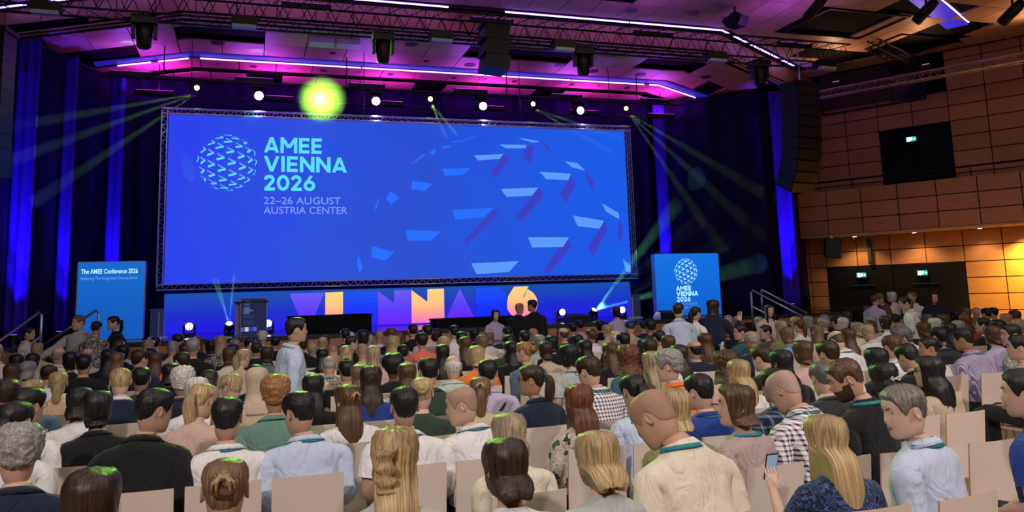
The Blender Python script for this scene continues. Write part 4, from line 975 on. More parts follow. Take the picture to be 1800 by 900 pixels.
def headline(name, word, width, cap, mat, parent, loc):
    """bold geometric capitals built from strokes"""
    W_ = .205
    def arc(cx, cz, rx, rz, a0, a1, n=14): return [(cx + rx * math.cos(math.radians(a0 + (a1 - a0) * k / n)), cz + rz * math.sin(math.radians(a0 + (a1 - a0) * k / n))) for k in range(n + 1)]
    h = W_ / 2
    G = {'A': (.86, [[(h * .8, 0), (.43, 1)], [(.86 - h * .8, 0), (.43, 1)], [(.22, .26), (.64, .26)]]), 'M': (1.02, [[(h, 0), (h, 1)], [(1.02 - h, 0), (1.02 - h, 1)], [(h, .96), (.51, .36)], [(1.02 - h, .96), (.51, .36)]]),
         'E': (.66, [[(h, 0), (h, 1)], [(0, 1 - h), (.64, 1 - h)], [(0, .5), (.60, .5)], [(0, h), (.64, h)]]), 'V': (.86, [[(h * .8, 1), (.43, 0)], [(.86 - h * .8, 1), (.43, 0)]]), 'I': (.24, [[(.12, 0), (.12, 1)]]),
         'N': (.86, [[(h, 0), (h, 1)], [(.86 - h, 0), (.86 - h, 1)], [(h, .94), (.86 - h, .06)]]), '0': (.80, [arc(.40, .5, .40 - h, .5 - h, 0, 360, 28)]), '6': (.76, [arc(.38, .34, .38 - h, .34 - h, 0, 360, 24), [(.13, .42), (.50, 1.0)]]),
         '2': (.72, [arc(.34, .69, .34 - h, .31 - h, 175, -35, 16) + [(h * 1.2, h)], [(.02, h), (.70, h)]])}
    mb = MB(); x = 0
    for ch in word:
        adv, strokes = G[ch]
        for st_ in strokes:
            for (a, b) in zip(st_, st_[1:]):
                a, b = Vector(a), Vector(b); d = b - a
                if d.length < 1e-6: continue
                d.normalize(); n = Vector((-d.y, d.x)) * h; e = d * (.02 if len(st_) > 2 else 0)
                q = [a + n - e, b + n + e, b - n + e, a - n - e]; q = [(x + p.x, min(1, max(0, p.y))) for p in q]
                mb.add([(p[0], -.003, p[1]) for p in q], [(0, 1, 2, 3)])
        x += adv + .10
    x -= .10
    for i, v in enumerate(mb.v): mb.v[i] = (v[0] * width / x, v[1], v[2] * cap)
    return mb.build(name, mat, parent, loc=loc)
# lettering
headline('headline', 'AMEE', 1.44, .41, CY, scr, (2.27, -.004, 3.28))
headline('headline', 'VIENNA', 2.07, .41, CY, scr, (2.27, -.004, 2.79))
headline('headline', '2026', 1.27, .41, CY, scr, (2.27, -.004, 2.30))
textmesh('date_line', '22\u201326 AUGUST', (1.92, .19), LV, scr, (2.27, -.004, 1.96), .008)
textmesh('venue_line', 'AUSTRIA CENTER', (2.09, .19), LV, scr, (2.27, -.004, 1.71), .008)
# globe logo: bent "7" strokes wrapped on a sphere
def globe_parts():
    bars, sl = MB(), MB(); til = math.radians(-24)
    R1 = rotx(math.radians(16)) @ roty(til * 0); Rz = roty(math.radians(24))
    def P(lon, lat):
        p = np.array([math.cos(lat) * math.sin(lon), -math.cos(lat) * math.cos(lon), math.sin(lat)]); p = Rz @ p; return p
    for la in range(-4, 5):
        lat = math.radians(la * 20.5 + 3)
        n = max(4, int(round(15.5 * math.cos(lat))))
        for k in range(n):
            lon = 2 * math.pi * (k + .5 * (la % 2)) / n + .1
            c = P(lon, lat)
            if c[1] > -.10: continue
            def patch(mb, qs):
                pts = [P(lon + a / max(.35, math.cos(lat)), lat + b) for a, b in qs]
                if max(p[1] for p in pts) > .03: return
                mb.prism([(p[0], p[2]) for p in pts], -.0035, .0, 'xz')
            patch(bars, [(-.16, .13), (.12, .10), (.05, .045), (-.13, .075)])
            patch(sl, [(.13, .11), (.175, .045), (-.03, -.135), (-.085, -.08)])
    return bars.mesh('globe_bars'), sl.mesh('globe_strokes')
GB, GS = globe_parts()
def globe(parent, loc, r, m1, m2):
    for nm, me, mt in (('logo_bars', GB, m1), ('logo_strokes', GS, m2)):
        o = put(nm, me, mt, parent, loc); o.scale = (r, 1, r); o['kind'] = 'stuff'
globe(scr, (1.385, -.003, 3.0), .72, em('print_bar', (.12, .32, .95), 1.0), CY)
LP = em('print_pale_bar', (.10, .32, .95), 1.0); LP2 = em('print_mid_bar', (.012, .15, .98), 1.0); LPV = em('print_violet_bar', (.040, .045, .55), 1.0)
# large faded strokes of the same globe, metres from the lower corner of the screen
BARS=[ ([(6.06, 3.09), (6.41, 3.36), (6.46, 3.33), (6.13, 3.09)], 1), ([(6.57, 3.41), (6.7, 3.5), (6.76, 3.42), (6.65, 3.31)], 1), ([(6.9, 3.58), (7.18, 3.61), (7.16, 3.56), (6.93, 3.52)], 1), ([(7.21, 3.72), (7.62, 3.78), (7.57, 3.75), (7.26, 3.69)], 1), ([(7.5, 3.77), (7.95, 3.92), (7.91, 3.87)], 1), ([(7.82, 3.35), (8.68, 3.41), (8.56, 3.27), (7.93, 3.21)], 0), ([(8.57, 3.68), (9.37, 3.69), (9.36, 3.6), (8.77, 3.57)], 0), ([(9.12, 3.89), (9.77, 3.81), (9.57, 3.76), (9.29, 3.83)], 0), ([(10.53, 3.25), (10.91, 3.2), (11.14, 2.99), (10.73, 3.08)], 0), ([(6.91, 2.95), (7.73, 3.0), (7.47, 2.79), (7.0, 2.76)], 1), ([(6.09, 2.61), (6.63, 2.54), (6.43, 2.33), (6.04, 2.38)], 1), ([(5.5, 2.32), (5.73, 2.14), (5.52, 1.97), (5.37, 2.12)], 1), ([(5.14, 2.08), (5.2, 2.14), (5.14, 1.91), (5.05, 1.77)], 1), ([(7.17, 1.83), (8.36, 1.89), (8.05, 1.63), (7.25, 1.56)], 1), ([(8.57, 2.42), (9.68, 2.47), (9.49, 2.24), (8.73, 2.2)], 0), ([(5.9, 1.29), (6.85, 1.24), (6.58, 1.0), (5.93, 1.0)], 1), ([(5.0, 0.87), (5.58, 0.7), (5.35, 0.48), (4.98, 0.58)], 1), ([(4.64, 0.64), (4.75, 0.31), (4.67, 0.17), (4.6, 0.42)], 1), ([(7.67, 0.37), (9.04, 0.41), (8.75, 0.12), (7.82, 0.07)], 0), ([(9.33, 1.07), (10.56, 1.06), (10.38, 0.79), (9.44, 0.78)], 0), ([(10.71, 1.68), (11.68, 1.53), (11.51, 1.3), (10.84, 1.38)], 0), ([(11.63, 2.04), (12.16, 1.75), (12.15, 1.58), (11.74, 1.8)], 0), ([(9.73, 2.93), (10.69, 2.89), (10.61, 2.7), (9.93, 2.72)], 0), ([(12.22, 0.42), (12.45, 0.21), (12.44, 0.03), (12.29, 0.06)], 0) ]
VIOL=[ [(9.68, 2.47), (9.86, 2.26), (9.16, 1.5), (9.0, 1.66)], [(10.69, 2.84), (10.85, 2.62), (10.51, 2.04), (10.33, 2.28)], [(11.68, 1.5), (11.77, 1.28), (11.27, 0.49), (11.13, 0.8)], [(12.15, 1.58), (12.27, 1.33), (12.17, 0.87), (12.07, 1.13)], [(10.52, 1.05), (10.65, 0.82), (9.92, 0.06), (9.72, 0.11)], [(11.15, 2.99), (11.39, 2.71), (11.38, 2.41), (11.2, 2.7)], [(9.37, 3.65), (9.61, 3.66), (9.47, 3.17), (9.23, 3.31)], [(9.75, 3.81), (9.97, 3.75), (10.17, 3.5), (10.0, 3.57)], [(8.68, 3.39), (8.88, 3.31), (8.41, 2.74), (8.28, 2.85)], [(8.36, 1.86), (8.5, 1.77), (7.6, 0.91), (7.43, 0.93)] ]
for q in VIOL: MB().prism(q, -.003, 0).build('faded_stroke', LPV, scr)
for q, dim in BARS: MB().prism(q, -.004, 0).build('faded_bar', LP2 if dim else LP, scr)
# ------------------------------------------------------------------ stage
STG = pm('stage_gloss_black', (.012, .012, .016), .12, 0, .6); SZ, SY = 1.2, 17.7
st = tag(empty('stage', (0, 0, 0), 0, 'raised stage platform with glossy black floor and wood front', 'stage'))
MB().prism([(-5.2, SY + .03), (15.2, SY + .03), (15.2, 19.2), (18.4, 19.2), (18.4, 22.0), (16.5, 25.5), (-7, 25.5), (-7, 19.2), (-5.2, 19.2)], SZ - .08, SZ, 'xy').build('stage_floor', STG, st)
for k in range(17): MB().box((-5.15 + k * 1.2, SY, FLZ + .01), (-5.15 + k * 1.2 + 1.17, SY + .05, SZ - .09)).build('front_panel', WOOD, st)
MB().box((-5.2, SY - .02, SZ - .09), (15.2, SY + .03, SZ)).build('stage_edge', DARK, st)
MB().box((-5.2, SY + .05, FLZ), (15.2, SY + .2, SZ - .09)).build('stage_core', VOID, st)
# lower LED wall with big letters
ban = empty('led_wall', (-2.0, 21.2, SZ + .004), 0, 'low LED wall on stage with big coloured geometric letters', 'screen')
BG = em_grad('led_wall_blue', [(0, (.012, .004, .82)), (.45, (.006, .02, .60)), (1, (.004, .075, .42))], 2, 0, .97, 1.0)
MB().box((0, 0, 0), (12.5, .1, .97)).build('display', BG, ban)
GV = em_grad('letter_violet', [(0, (.16, 0, .92)), (.45, (.10, .035, .95)), (1, (.14, .10, .90))], 2, 0, .92)
GY = em_grad('letter_sunset', [(0, (1, .13, .62)), (.35, (1, .36, .27)), (.6, (1, .56, .22)), (1, (.92, .68, .20))], 2, 0, .92)
GBL = em_grad('letter_blue', [(0, (.0, .004, 1)), (.5, (0, .03, 1)), (1, (.002, .085, .80))], 2, 0, .92)
def letter(poly, m, z=-.004): MB().prism(poly, z, 0).build('letter', m, ban)
letter([(2.93, .9), (3.8, .9), (3.44, .03), (3.29, .03)], GV); letter([(3.82, .9), (4.27, .91), (4.27, .03), (3.82, .03)], GY)
letter([(4.28, .9), (5.15, .9), (5.15, .585), (4.93, .585), (4.93, .57), (5.15, .57), (5.15, .32), (4.93, .32), (4.93, .305), (5.15, .305), (5.15, .03), (4.28, .03)], GBL)
letter([(5.17, .9), (5.6, .58), (5.6, .91), (6.04, .91), (6.04, .03), (5.17, .03)], GV); letter([(6.06, .91), (6.49, .58), (6.5, .92), (6.95, .92), (6.95, .03), (6.06, .03)], GY)
letter([(7.39, .91), (7.82, .03), (6.96, .03)], GV)
letter([(7.84, .92)] + [(8.42 + .28 * math.sin(a), .64 + .28 * math.cos(a)) for a in [math.pi * k / 8 for k in range(6)]] + [(8.52, .47), (8.72, .465), (8.74, .03), (7.83, .03), (7.84, .28), (7.93, .45), (7.84, .47)], GBL)
letter([(9.165 + .455 * math.cos(a), .45 + .42 * math.sin(a)) for a in [math.radians(68) - k * math.pi / 18 for k in range(0, 25)]] + [(8.76, .66), (8.94, .92), (9.37, .92), (9.20, .63), (9.225, .62)], GY)
# light boxes left and right
def lightbox(x0, x1, lab, cols):
    o = empty('light_box', (x0, 19.0, SZ), 0, lab, 'banner'); wd = x1 - x0
    MB().box((0, 0, .02), (wd, .12, 1.66)).build('print', em_grad('lightbox_' + str(x0), cols, 2, 0, 1.66), o)
    for a in ((-.02, 0), (wd, wd + .02)): MB().box((a[0], -.01, 0), (a[1], .13, 1.68)).build('frame', STEEL, o)
    MB().box((-.02, -.01, 1.66), (wd + .02, .13, 1.68)).build('frame', STEEL, o); MB().box((-.02, -.01, 0), (wd + .02, .13, .02)).build('frame', STEEL, o); return o
WHT = em('print_white_cyan', (.50, .95, 1.0), 1.0); WHL = em('print_dim_lilac', (.16, .38, .95), .9)
pl_ = lightbox(-3.49, -2.2, 'blue backlit banner with one white title line beside the stage stairs', [(0, (0, .09, .47)), (1, (.0, .135, .60))])
textmesh('title_line', 'The AMEE Conference 2026', (1.10, .10), WHT, pl_, (.055, -.004, 1.42), .02)
textmesh('subtitle_line', 'Featuring The Integrated Ottawa Event', (1.10, .07), WHL, pl_, (.05, -.004, 1.29), .006)
pr_ = lightbox(10.15, 12.1, 'blue backlit banner with white globe logo and conference name on stage', [(0, (0, .11, .62)), (1, (.0, .17, .76))])
globe(pr_, (.93, -.003, 1.19), .35, WHT, WHT)
for t_, w_, z_ in (('AMEE', .45, .68), ('VIENNA', .65, .535), ('2026', .41, .39)): headline('headline', t_, w_, .125, WHT, pr_, (.61, -.004, z_))
textmesh('date_line', '22\u201326 AUGUST', (.60, .06), WHL, pr_, (.62, -.004, .30), .008); textmesh('venue_line', 'AUSTRIA CENTER', (.66, .06), WHL, pr_, (.62, -.004, .20), .008)
# lectern
lec = empty('lectern', (-.32, 18.9, SZ), 0, 'lectern with dark navy framed poster on its front', 'lectern')
MB().prism([(0, 0), (.66, 0), (.66, .5), (0, .5)], 0, .72, 'xy').build('body', pm('lectern_violet_lit', (.30, .24, .45), .4), lec)  # violet stage light on the body put into its lilac colour
MB().box((-.03, -.06, .70), (.69, .5, .74)).build('top_board', DARK, lec)
MB().box((.11, -.04, -.18 + .18), (.66, -.02, .80)).build('poster', em('poster_navy_glow', (.004, .010, .055), 1.0), lec)  # poster and its print glow, their colours set as emission
for a, b in (((.10, 0), (.115, .81)), ((.655, 0), (.67, .81))): MB().box((a[0], -.055, a[1]), (b[0], -.02, b[1])).build('poster_frame', TRUSSL, lec)
MB().box((.10, -.055, .80), (.67, -.02, .815)).build('poster_frame', TRUSSL, lec)
PW = em('poster_ink_glow', (.10, .20, .42), 1.0); globe(lec, (.245, -.043, .69), .07, PW, PW)
for t_, w_, z_ in (('AMEE', .14, .565), ('VIENNA', .20, .515), ('2026', .13, .465)): headline('headline', t_, w_, .042, PW, lec, (.165, -.043, z_))
for z_ in (.415, .385, .30, .27, .24): MB().box((.165, -.043, z_), (.38, -.041, z_ + .012)).build('text_line', em('poster_ink_glow_dim', (.02, .05, .16), 1.0), lec)
for k, m_ in enumerate((GV, GY, GBL, GV)): MB().prism([(.12 + k * .085, .08), (.195 + k * .085, .08), (.195 + k * .085, .17), (.12 + k * .085, .17)], -.044, -.04).build('letter_block', [em('mini_violet', (.10, .08, .5), 1), em('mini_cream', (.6, .55, .35), 1), em('mini_blue', (0, .04, .6), 1)][(0, 1, 2, 0)[k]], lec)
# clear acrylic stands at both ends
ACR = pm('clear_acrylic', (.35, .45, .7), .08, 0, .5); ACR.node_tree.nodes['Principled BSDF'].inputs['Alpha'].default_value = .16
for x, lab in ((-1.95, 'clear acrylic stand with a white pole beside the blue title banner'), (9.75, 'clear acrylic stand beside the globe banner on stage')):
    o = empty('acrylic_stand', (x, 19.6, SZ), 0, lab, 'stand')
    MB().prism([(-.16, -.15), (.16, -.15), (.10, .12), (-.10, .12)], .02, .62, 'xy').build('front_shield', ACR, o); MB().box((-.2, -.18, 0), (.2, .16, .02)).build('foot_plate', pm('white_plastic', (.6, .6, .65), .3), o)
    MB().tube([(0, 0, .02), (0, 0, .55)], .014, 8).build('pole', STEEL, o); MB().box((-.2, -.2, .62), (.2, .14, .635)).build('top_plate', ACR, o)
# black draped tables
CLB = pm('black_drape', (.008, .008, .010), .9, 0, .1)
def drape(x0, x1, y0, y1, h, lab):
    o = empty('draped_table', (x0, y0, SZ), 0, lab, 'table'); w_ = x1 - x0; d_ = y1 - y0
    MB().box((-.02, -.02, h - .03), (w_ + .02, d_ + .02, h)).build('table_top', CLB, o)
    n = int(w_ / .03); top = [(w_ * k / n, .012 * math.sin(k * 1.1) - .01) for k in range(n + 1)]
    MB().prism(top + [(w_, .06), (0, .06)], 0, h - .03, 'xy').build('front_drape', CLB, o)
    for a in (0, w_ - .04): MB().box((a, 0, 0), (a + .04, d_, h - .03)).build('side_drape', CLB, o)
drape(.80, 2.62, 18.5, 19.1, .38, 'low black draped table in front of the letters V I E')
drape(4.10, 6.1, 18.5, 19.1, .20, 'low black draped riser in front of the letters A and 2')
# stage monitors
for x, y, lab in ((7.5, 18.15, 'black wedge monitor on the stage edge before the moon-like lamp'), (9.9, 18.1, 'black wedge monitor on the stage edge by the globe banner')):
    o = empty('stage_monitor', (x, y, SZ), 0, lab, 'speaker'); MB().prism([(-.2, 0), (.2, 0), (.2, .06), (.0, .19), (-.2, .16)], -.24, .24, 'yz').build('cabinet', BLACK, o)
    MB().prism([(.185, .08), (.195, .085), (.01, .205), (.0, .195)], -.22, .22, 'yz').build('grille', DARK, o)
# stairs and handrails at both stage ends
RAIL = pm('rail_grey', (.36, .34, .42), .35, .8)
def stairs(x0, sgn, lab, rails):
    o = empty('stage_stairs', (x0, 17.0, 0), 0, lab, 'stairs')
    for k in range(6):
        a, b = sorted((sgn * .30 * k, sgn * .30 * (k + 1))); MB().box((a, 0, FLZ), (b, .67, SZ - .18 * (k + 1) + .02)).build('step', DARK, o)
    for pts in rails: MB().tube(pts, .026, 8).build('handrail', RAIL, o, True)
stairs(-3.3, -1, 'dark stage stairs with grey tube handrails beside the title banner', [
    [(-.42, .1, .9), (-.42, .1, 1.80), (-.46, .1, 1.86), (-1.6, .1, .95), (-1.62, .1, .05)], [(-.42, .1, 1.40), (-1.6, .1, .5)],
    [(.48, .5, 1.2), (.48, .5, 1.78), (.44, .5, 1.86), (-.5, .5, 1.2)]])
stairs(11.9, 1, 'dark stage stairs with grey tube handrails beside the side curtain', [
    [(-.14, .1, .9), (-.14, .1, 1.80), (-.10, .1, 1.85), (1.75, .1, .95), (1.77, .1, .05)], [(-.14, .1, 1.45), (1.70, .1, .55)],
    [(.80, 1.0, 1.85), (2.15, 1.0, 1.20), (2.17, 1.0, .3)], [(.80, 1.0, 1.85), (.78, 1.0, 1.2)]])

# ------------------------------------------------------------------ curtains
VEL = pm('blue_velvet', (.014, .009, .06), .85, 0, .1, .2, 3.); VELB = pm('blue_lit_drape', (.05, .02, .5), .8, 0, .1, .15, 3.)  # leg cloth made brighter blue to carry the stripes of blue light
def curtain(pts, z0, z1, lab, amp=.13, wl_=.55, mat=None):
    """heavy folded drape along a plan polyline"""
    P = [Vector((*p, 0)) for p in pts]; L_ = [0]
    for a, b in zip(P, P[1:]): L_.append(L_[-1] + (b - a).length)
    n = int(L_[-1] / .045); V = []; F = []; zs = [z0, z0 + .6, (z0 + z1) / 2, z1 - .8, z1]; rg = random.Random(len(lab))
    for k in range(n + 1):
        s_ = L_[-1] * k / n; i = max(j for j in range(len(P) - 1) if L_[j] <= s_ + 1e-9); t = (s_ - L_[i]) / (L_[i + 1] - L_[i]); d = (P[i + 1] - P[i]).normalized(); nrm = Vector((d.y, -d.x, 0))
        for zi, z in enumerate(zs):
            g = amp * (math.sin(s_ / wl_ * 2 * math.pi + 1.3 * mnoise.noise((s_ * .8, zi * .12, 2.))) * .6 + .8 * mnoise.noise((s_ * 1.5, zi * .15, 7.))) * (1 - .25 * zi / 4)
            p = P[i].lerp(P[i + 1], t) + nrm * g; V.append((p.x, p.y, z))
    m = len(zs)
    for k in range(n):
        for j in range(m - 1): F.append((k * m + j, (k + 1) * m + j, (k + 1) * m + j + 1, k * m + j + 1))
    o = empty('stage_curtain', P[0], 0, lab, 'curtain')
    me = np_mesh('drape', np.array(V) - np.array(P[0]), F); c = put('drape', me, mat or VEL, o); md = c.modifiers.new('thick', 'SOLIDIFY'); md.thickness = .012
    MB().tube([p - P[0] + Vector((0, 0, z1 + .02)) for p in P], .03, 6).build('curtain_rail', BLACK, o); return o
curtain([(-4.2, 24.4), (1.0, 24.6), (7, 24.6), (14.2, 24.4)], 1.21, 8.45, 'wide dark drape closing the back of the stage behind the screen')
curtain([(-6.6, 19.4), (-5.6, 20.4), (-4.9, 21.7), (-4.5, 22.8), (-3.9, 24.2)], 1.21, 8.3, 'folded blue-lit drape beside the blue title banner', .16, .8)
curtain([(13.4, 24.3), (14.3, 23.2), (15.6, 22.3), (16.9, 21.9), (18.0, 22.9)], 1.21, 8.3, 'folded blue-lit drape between the screen and the wood wall', .16, .8)
BLU = (.09, .015, 1.0)
# floor uplighters grazing the drapes
def uplight(x, y, tx, ty, power, lab, deg=26):
    o = empty('uplight', (x, y, SZ), 0, lab, 'light', 'blue floor uplighters'); MB().lathe([(.09, 0), (.09, .14), (.07, .16)], 12).build('housing', BLACK, o); MB().lathe([(.065, .155), (.065, .165), (0, .166)], 12).build('lens', em('uplight_lens', (.1, .03, 1), 6), o)
    spot('curtain_wash', (x, y, o.location.z + .2), (tx, ty, 3.0), power * .12, BLU, deg * 1.3, .9, .04); spot('curtain_wash', (x, y, o.location.z + .2), (tx, ty, 5.6), power, BLU, deg, .9, .04)
LEGS = [(-5.05, 20.75, .55, 'wide', 'beside the loudspeaker column'), (-4.42, 22.1, .34, 'narrow', 'second from the title-banner end'), (-3.55, 23.5, .40, 'narrow', 'behind the title banner'), (13.15, 23.75, .42, 'narrow', 'behind the globe banner'), (16.25, 21.45, .55, 'wide', 'beside the wood wall')]
for i, (x, y, w_, sz_, lab) in enumerate(LEGS):
    d = Vector((.95, -.31, 0)) * w_ / 2
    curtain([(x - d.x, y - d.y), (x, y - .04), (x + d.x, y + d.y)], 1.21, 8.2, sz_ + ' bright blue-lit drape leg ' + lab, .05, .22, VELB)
    v = Vector((-x, -y, 0)).normalized() * .42; uplight(x + v.x, y + v.y, x, y, 3200 if w_ > .5 else 2000, 'black uplighter throwing blue light up the drapes, %s from the title-banner end' % ['first', 'second', 'third', 'fourth', 'last'][i], 22)

# ------------------------------------------------------------------ stage lamps
LENSW = em('lamp_face_white', (.80, .72, 1.0), 6); LENSG = em('lamp_face_green', (.45, 1.0, .06), 30); LENSD = em('lamp_gobo_dark', (.02, .0, .08), 1)
def moving_head(loc, hang, green, lab, group, tilt=0, pan=0, big=1.0):
    o = empty('moving_head', loc, 0, lab, 'stage light', group); s = 1 if not hang else -1; k = big
    MB().box((-.17 * k, -.14 * k, 0), (.17 * k, .14 * k, .10 * k * s) if s > 0 else (.17 * k, .14 * k, .0)).build('base', BLACK, o) if s > 0 else MB().box((-.17 * k, -.14 * k, -.10 * k), (.17 * k, .14 * k, 0)).build('base', BLACK, o)
    for a in (-1, 1): MB().box((a * .16 * k - .02, -.05, min(.1 * s, .34 * s) * k), (a * .16 * k + .02, .05, max(.1 * s, .34 * s) * k)).build('yoke_arm', BLACK, o)
    M = Matrix.Translation((0, 0, .30 * k * s)) @ Matrix.Rotation(pan, 4, 'Z') @ Matrix.Rotation(tilt, 4, 'X') @ Matrix.Rotation(math.radians(90), 4, 'X')
    hd = MB().lathe([(.09 * k, -.18 * k), (.13 * k, -.12 * k), (.135 * k, .10 * k), (.125 * k, .15 * k)], 16, M).build('head', BLACK, o, True)
    MB().lathe([(.115 * k, .148 * k), (.112 * k, .156 * k), (0, .158 * k)], 18, M).build('lens', LENSG if green else LENSW, hd)
    if not green:
        mb = MB(); mb.lathe([(.016, .157 * k), (.016, .161 * k), (0, .162 * k)], 8, M @ Matrix.Translation((.03, .05, 0)) @ Matrix.Diagonal((1, 1, 1, 1))); mb.lathe([(.02, .157 * k), (.02, .161 * k), (0, .162 * k)], 8, M @ Matrix.Translation((.01, -.06, 0)))
        mb.build('gobo_mark', LENSD, hd)
    return o, M
GRN = (.40, 1.0, .05)
def haze_mat(d):
    nm = 'haze_%g' % d
    if nm in MATS: return MATS[nm]
    m = bpy.data.materials.new(nm); m.use_nodes = True; nt = m.node_tree; nt.nodes.clear(); vs = nt.nodes.new('ShaderNodeVolumeScatter'); vs.inputs['Density'].default_value = d; vs.inputs['Anisotropy'].default_value = .2
    ou = nt.nodes.new('ShaderNodeOutputMaterial'); nt.links.new(vs.outputs[0], ou.inputs['Volume']); MATS[nm] = m; return m
def beam(src, dst, deg, power, col, lab, dens=.12, length=None):
    """a spotlight and a haze cone shaped to make its light show"""
    s_, d_ = Vector(src), Vector(dst); v = d_ - s_; ln = length or v.length; v.normalize()
    spot('green_beam', src, dst, power, col, deg, .35, .015)
    r1 = ln * math.tan(math.radians(deg / 2)) * 1.02; o = MB().tube([Vector((0, 0, 0)) + v * .05, v * ln], [.03, r1], 16).build('beam_haze', haze_mat(dens), None, True, s_)
    tag(o, lab, 'haze', 'light rays in the haze', 'stuff')
tx = [-1.40, .12, 1.655, 3.167, 4.697, 6.209, 7.75, 9.211, 10.746]
pipe = empty('lighting_bar', (0, 21.5, 7.62), 0, 'black lighting bar above the giant screen carrying nine stage lights', 'truss'); MB().tube([(-3.7, 0, 0), (12.8, 0, 0)], .03, 8).build('pipe', BLACK, pipe); MB().tube([(-3.7, .35, .1), (12.8, .35, .1)], .02, 8).build('pipe', BLACK, pipe)
for x in (-2.2, 2.4, 7.0, 11.2): MB().tube([(x, 0, 0), (x, 0, .87)], .015, 6).build('drop_rod', BLACK, pipe)
beams = {0: [(-5.6, 20.6, 6.0), (-5.4, 20.5, 5.2), (-4.8, 20.6, 4.3)], 2: [(1.0, 0, 2.0)], 4: [(4.9, 20.4, 6.1), (5.2, 20.4, 6.2)], 6: [(9.6, 20.2, 5.8), (10.0, 20.2, 6.2)], 8: [(15.9, 22.2, 5.0), (15.3, 22.2, 4.0), (14.4, 22.2, 3.0)]}
for i, x in enumerate(tx):
    g = i % 2 == 0
    big_ = 1.0 if not g else .55
    if i == 2: big_ = 1.0
    pan, tilt = 0, math.radians(12)
    lab = ['lime green spotlight', 'violet-white round spotlight'][not g] + ' on the bar above the screen, ' + ['first', 'second', 'third', 'fourth', 'fifth', 'sixth', 'seventh', 'eighth', 'ninth'][i] + ' from the title-banner end'
    moving_head((x, 21.45, 7.58), True, g, lab, 'stage lights above the screen', tilt, pan, big_)
    src = (x, 21.2, 7.2)
    if g:
        for b in beams[i]: beam(src, b, 4.5 if i != 2 else 46, 1100 if i != 2 else 4200, GRN, 'lime green light shown by a shaped haze cone above the screen', .14 if i != 2 else .16, None if i != 2 else 1.5)  # wide short haze cone of the third lamp stands in for its glare
    if i in (4, 6): spot('green_wash', src, (4.5 if i == 4 else 11.5, 10.5, 1), 1500, GRN, 34, .7, .03)
    if not g: spot('violet_beam', src, (x, 17, 1.0), 160, (.45, .35, 1.0), 40, .6, .05)
fl_ = [(-1.302, False), (-.46, True), (.383, False), (7.644, False), (8.543, True), (9.347, False)]
for i, (x, g) in enumerate(fl_):
    nm = ['beside the acrylic stand', 'beside the lectern', 'behind the lectern', 'next to the number 6', 'throwing rays to the globe banner', 'near the globe banner'][i]
    moving_head((x, 19.5, SZ), False, g, ['violet-white', 'green'][g] + ' round lamp on the stage floor ' + nm, 'lamps on the stage floor', math.radians(-4 if not g else -55), 0 if not g else math.radians(25 if x > 3 else 0), .72 if not g else .6)
    src = (x, 19.3, SZ + .25)
    if g:
        tg = [(-1.6, 20.3, 4.6), (-.2, 20.4, 4.9), (-.9, 20.0, 3.0)] if x < 3 else [(12.9, 22.4, 4.6), (13.9, 22.5, 4.2), (14.8, 22.4, 3.5), (15.3, 22.2, 2.6)]
        for b in tg: beam(src, b, 4 if x < 3 else 5, 3000 if x < 3 else 16000, (.22, 1.0, .42), 'pale green light ray in the haze over the stage floor', .14, 1.15 if x < 3 else None)
    else: spot('violet_beam', (x, 19.2, SZ + .25), (x, 12, 1.5), 60, (.5, .4, 1.0), 60, .7, .05)
# added battens and rear bar that throw violet light on the ceilings
MAG = (.72, .03, .95); VIO = (.36, .07, 1.0)
ORDN = ['first', 'second', 'third', 'fourth', 'fifth', 'sixth', 'seventh']
rear = empty('added_rear_bar', (0, 23.3, 7.6), 0, 'added rear lighting bar behind the giant screen', 'truss'); MB().tube([(-3.2, 0, 0), (13.6, 0, 0)], .03, 8).build('pipe', BLACK, rear)  # bar added to carry the rear battens
for x in (-2.5, 3, 8, 13): MB().tube([(x, 0, 0), (x, 0, .9)], .012, 6).build('drop_rod', BLACK, rear)
for i, (x, y, z, p) in enumerate([(x, 21.85, 7.80, 20) for x in (-3.0, 0, 3, 6, 9, 12)]):
    o = empty('added_batten', (x, y, z), 0, 'added LED batten turned up, on the bar above the screen, %s from the title-banner end' % ORDN[i], 'stage light', 'added ceiling battens'); MB().box((-.5, -.06, -.06), (.5, .06, .06)).build('housing', BLACK, o); MB().box((-.47, -.045, .06), (.47, .045, .068)).build('lens', em('batten_lens', (.5, .08, .9), 3), o)
    area('added_ceiling_wash', (x, y, z + .09), (x, y - .6, 9), p, VIO, .9, .2)
for i, x in enumerate((-2.6, .6, 3.8, 7.0, 10.2, 13.0)):  # added battens throwing magenta on the rear ceiling
    o = empty('added_rear_batten', (x, 23.3, 7.69), 0, 'added LED batten turned up, on the rear bar, %s from the title-banner end' % ORDN[i], 'stage light', 'added rear ceiling battens'); MB().box((-.5, -.06, -.06), (.5, .06, .06)).build('housing', BLACK, o); MB().box((-.47, -.045, .06), (.47, .045, .068)).build('lens', em('batten_lens3', (.8, .05, .8), 3), o)
    area('added_ceiling_wash', (x, 23.3, 7.78), (x, 23.5, 9), 42, MAG, .9, .2)
for i, x in enumerate((-3, 1, 5, 9, 13)):  # added battens throwing violet from the truss on the wooden ceiling
    o = empty('added_truss_batten', (x, 16.3, 7.95), 0, 'added LED batten on the long truss, turned up, %s from the title-banner end' % ORDN[i], 'stage light', 'added truss battens'); MB().box((-.5, -.06, -.05), (.5, .06, .05)).build('housing', BLACK, o); MB().box((-.47, -.045, .05), (.47, .045, .058)).build('lens', em('batten_lens2', (.4, .08, .9), 3), o)
    area('added_ceiling_wash', (x, 16.3, 8.03), (x, 17.6, 9.2), 32, (.34, .07, 1.0), .9, .2)
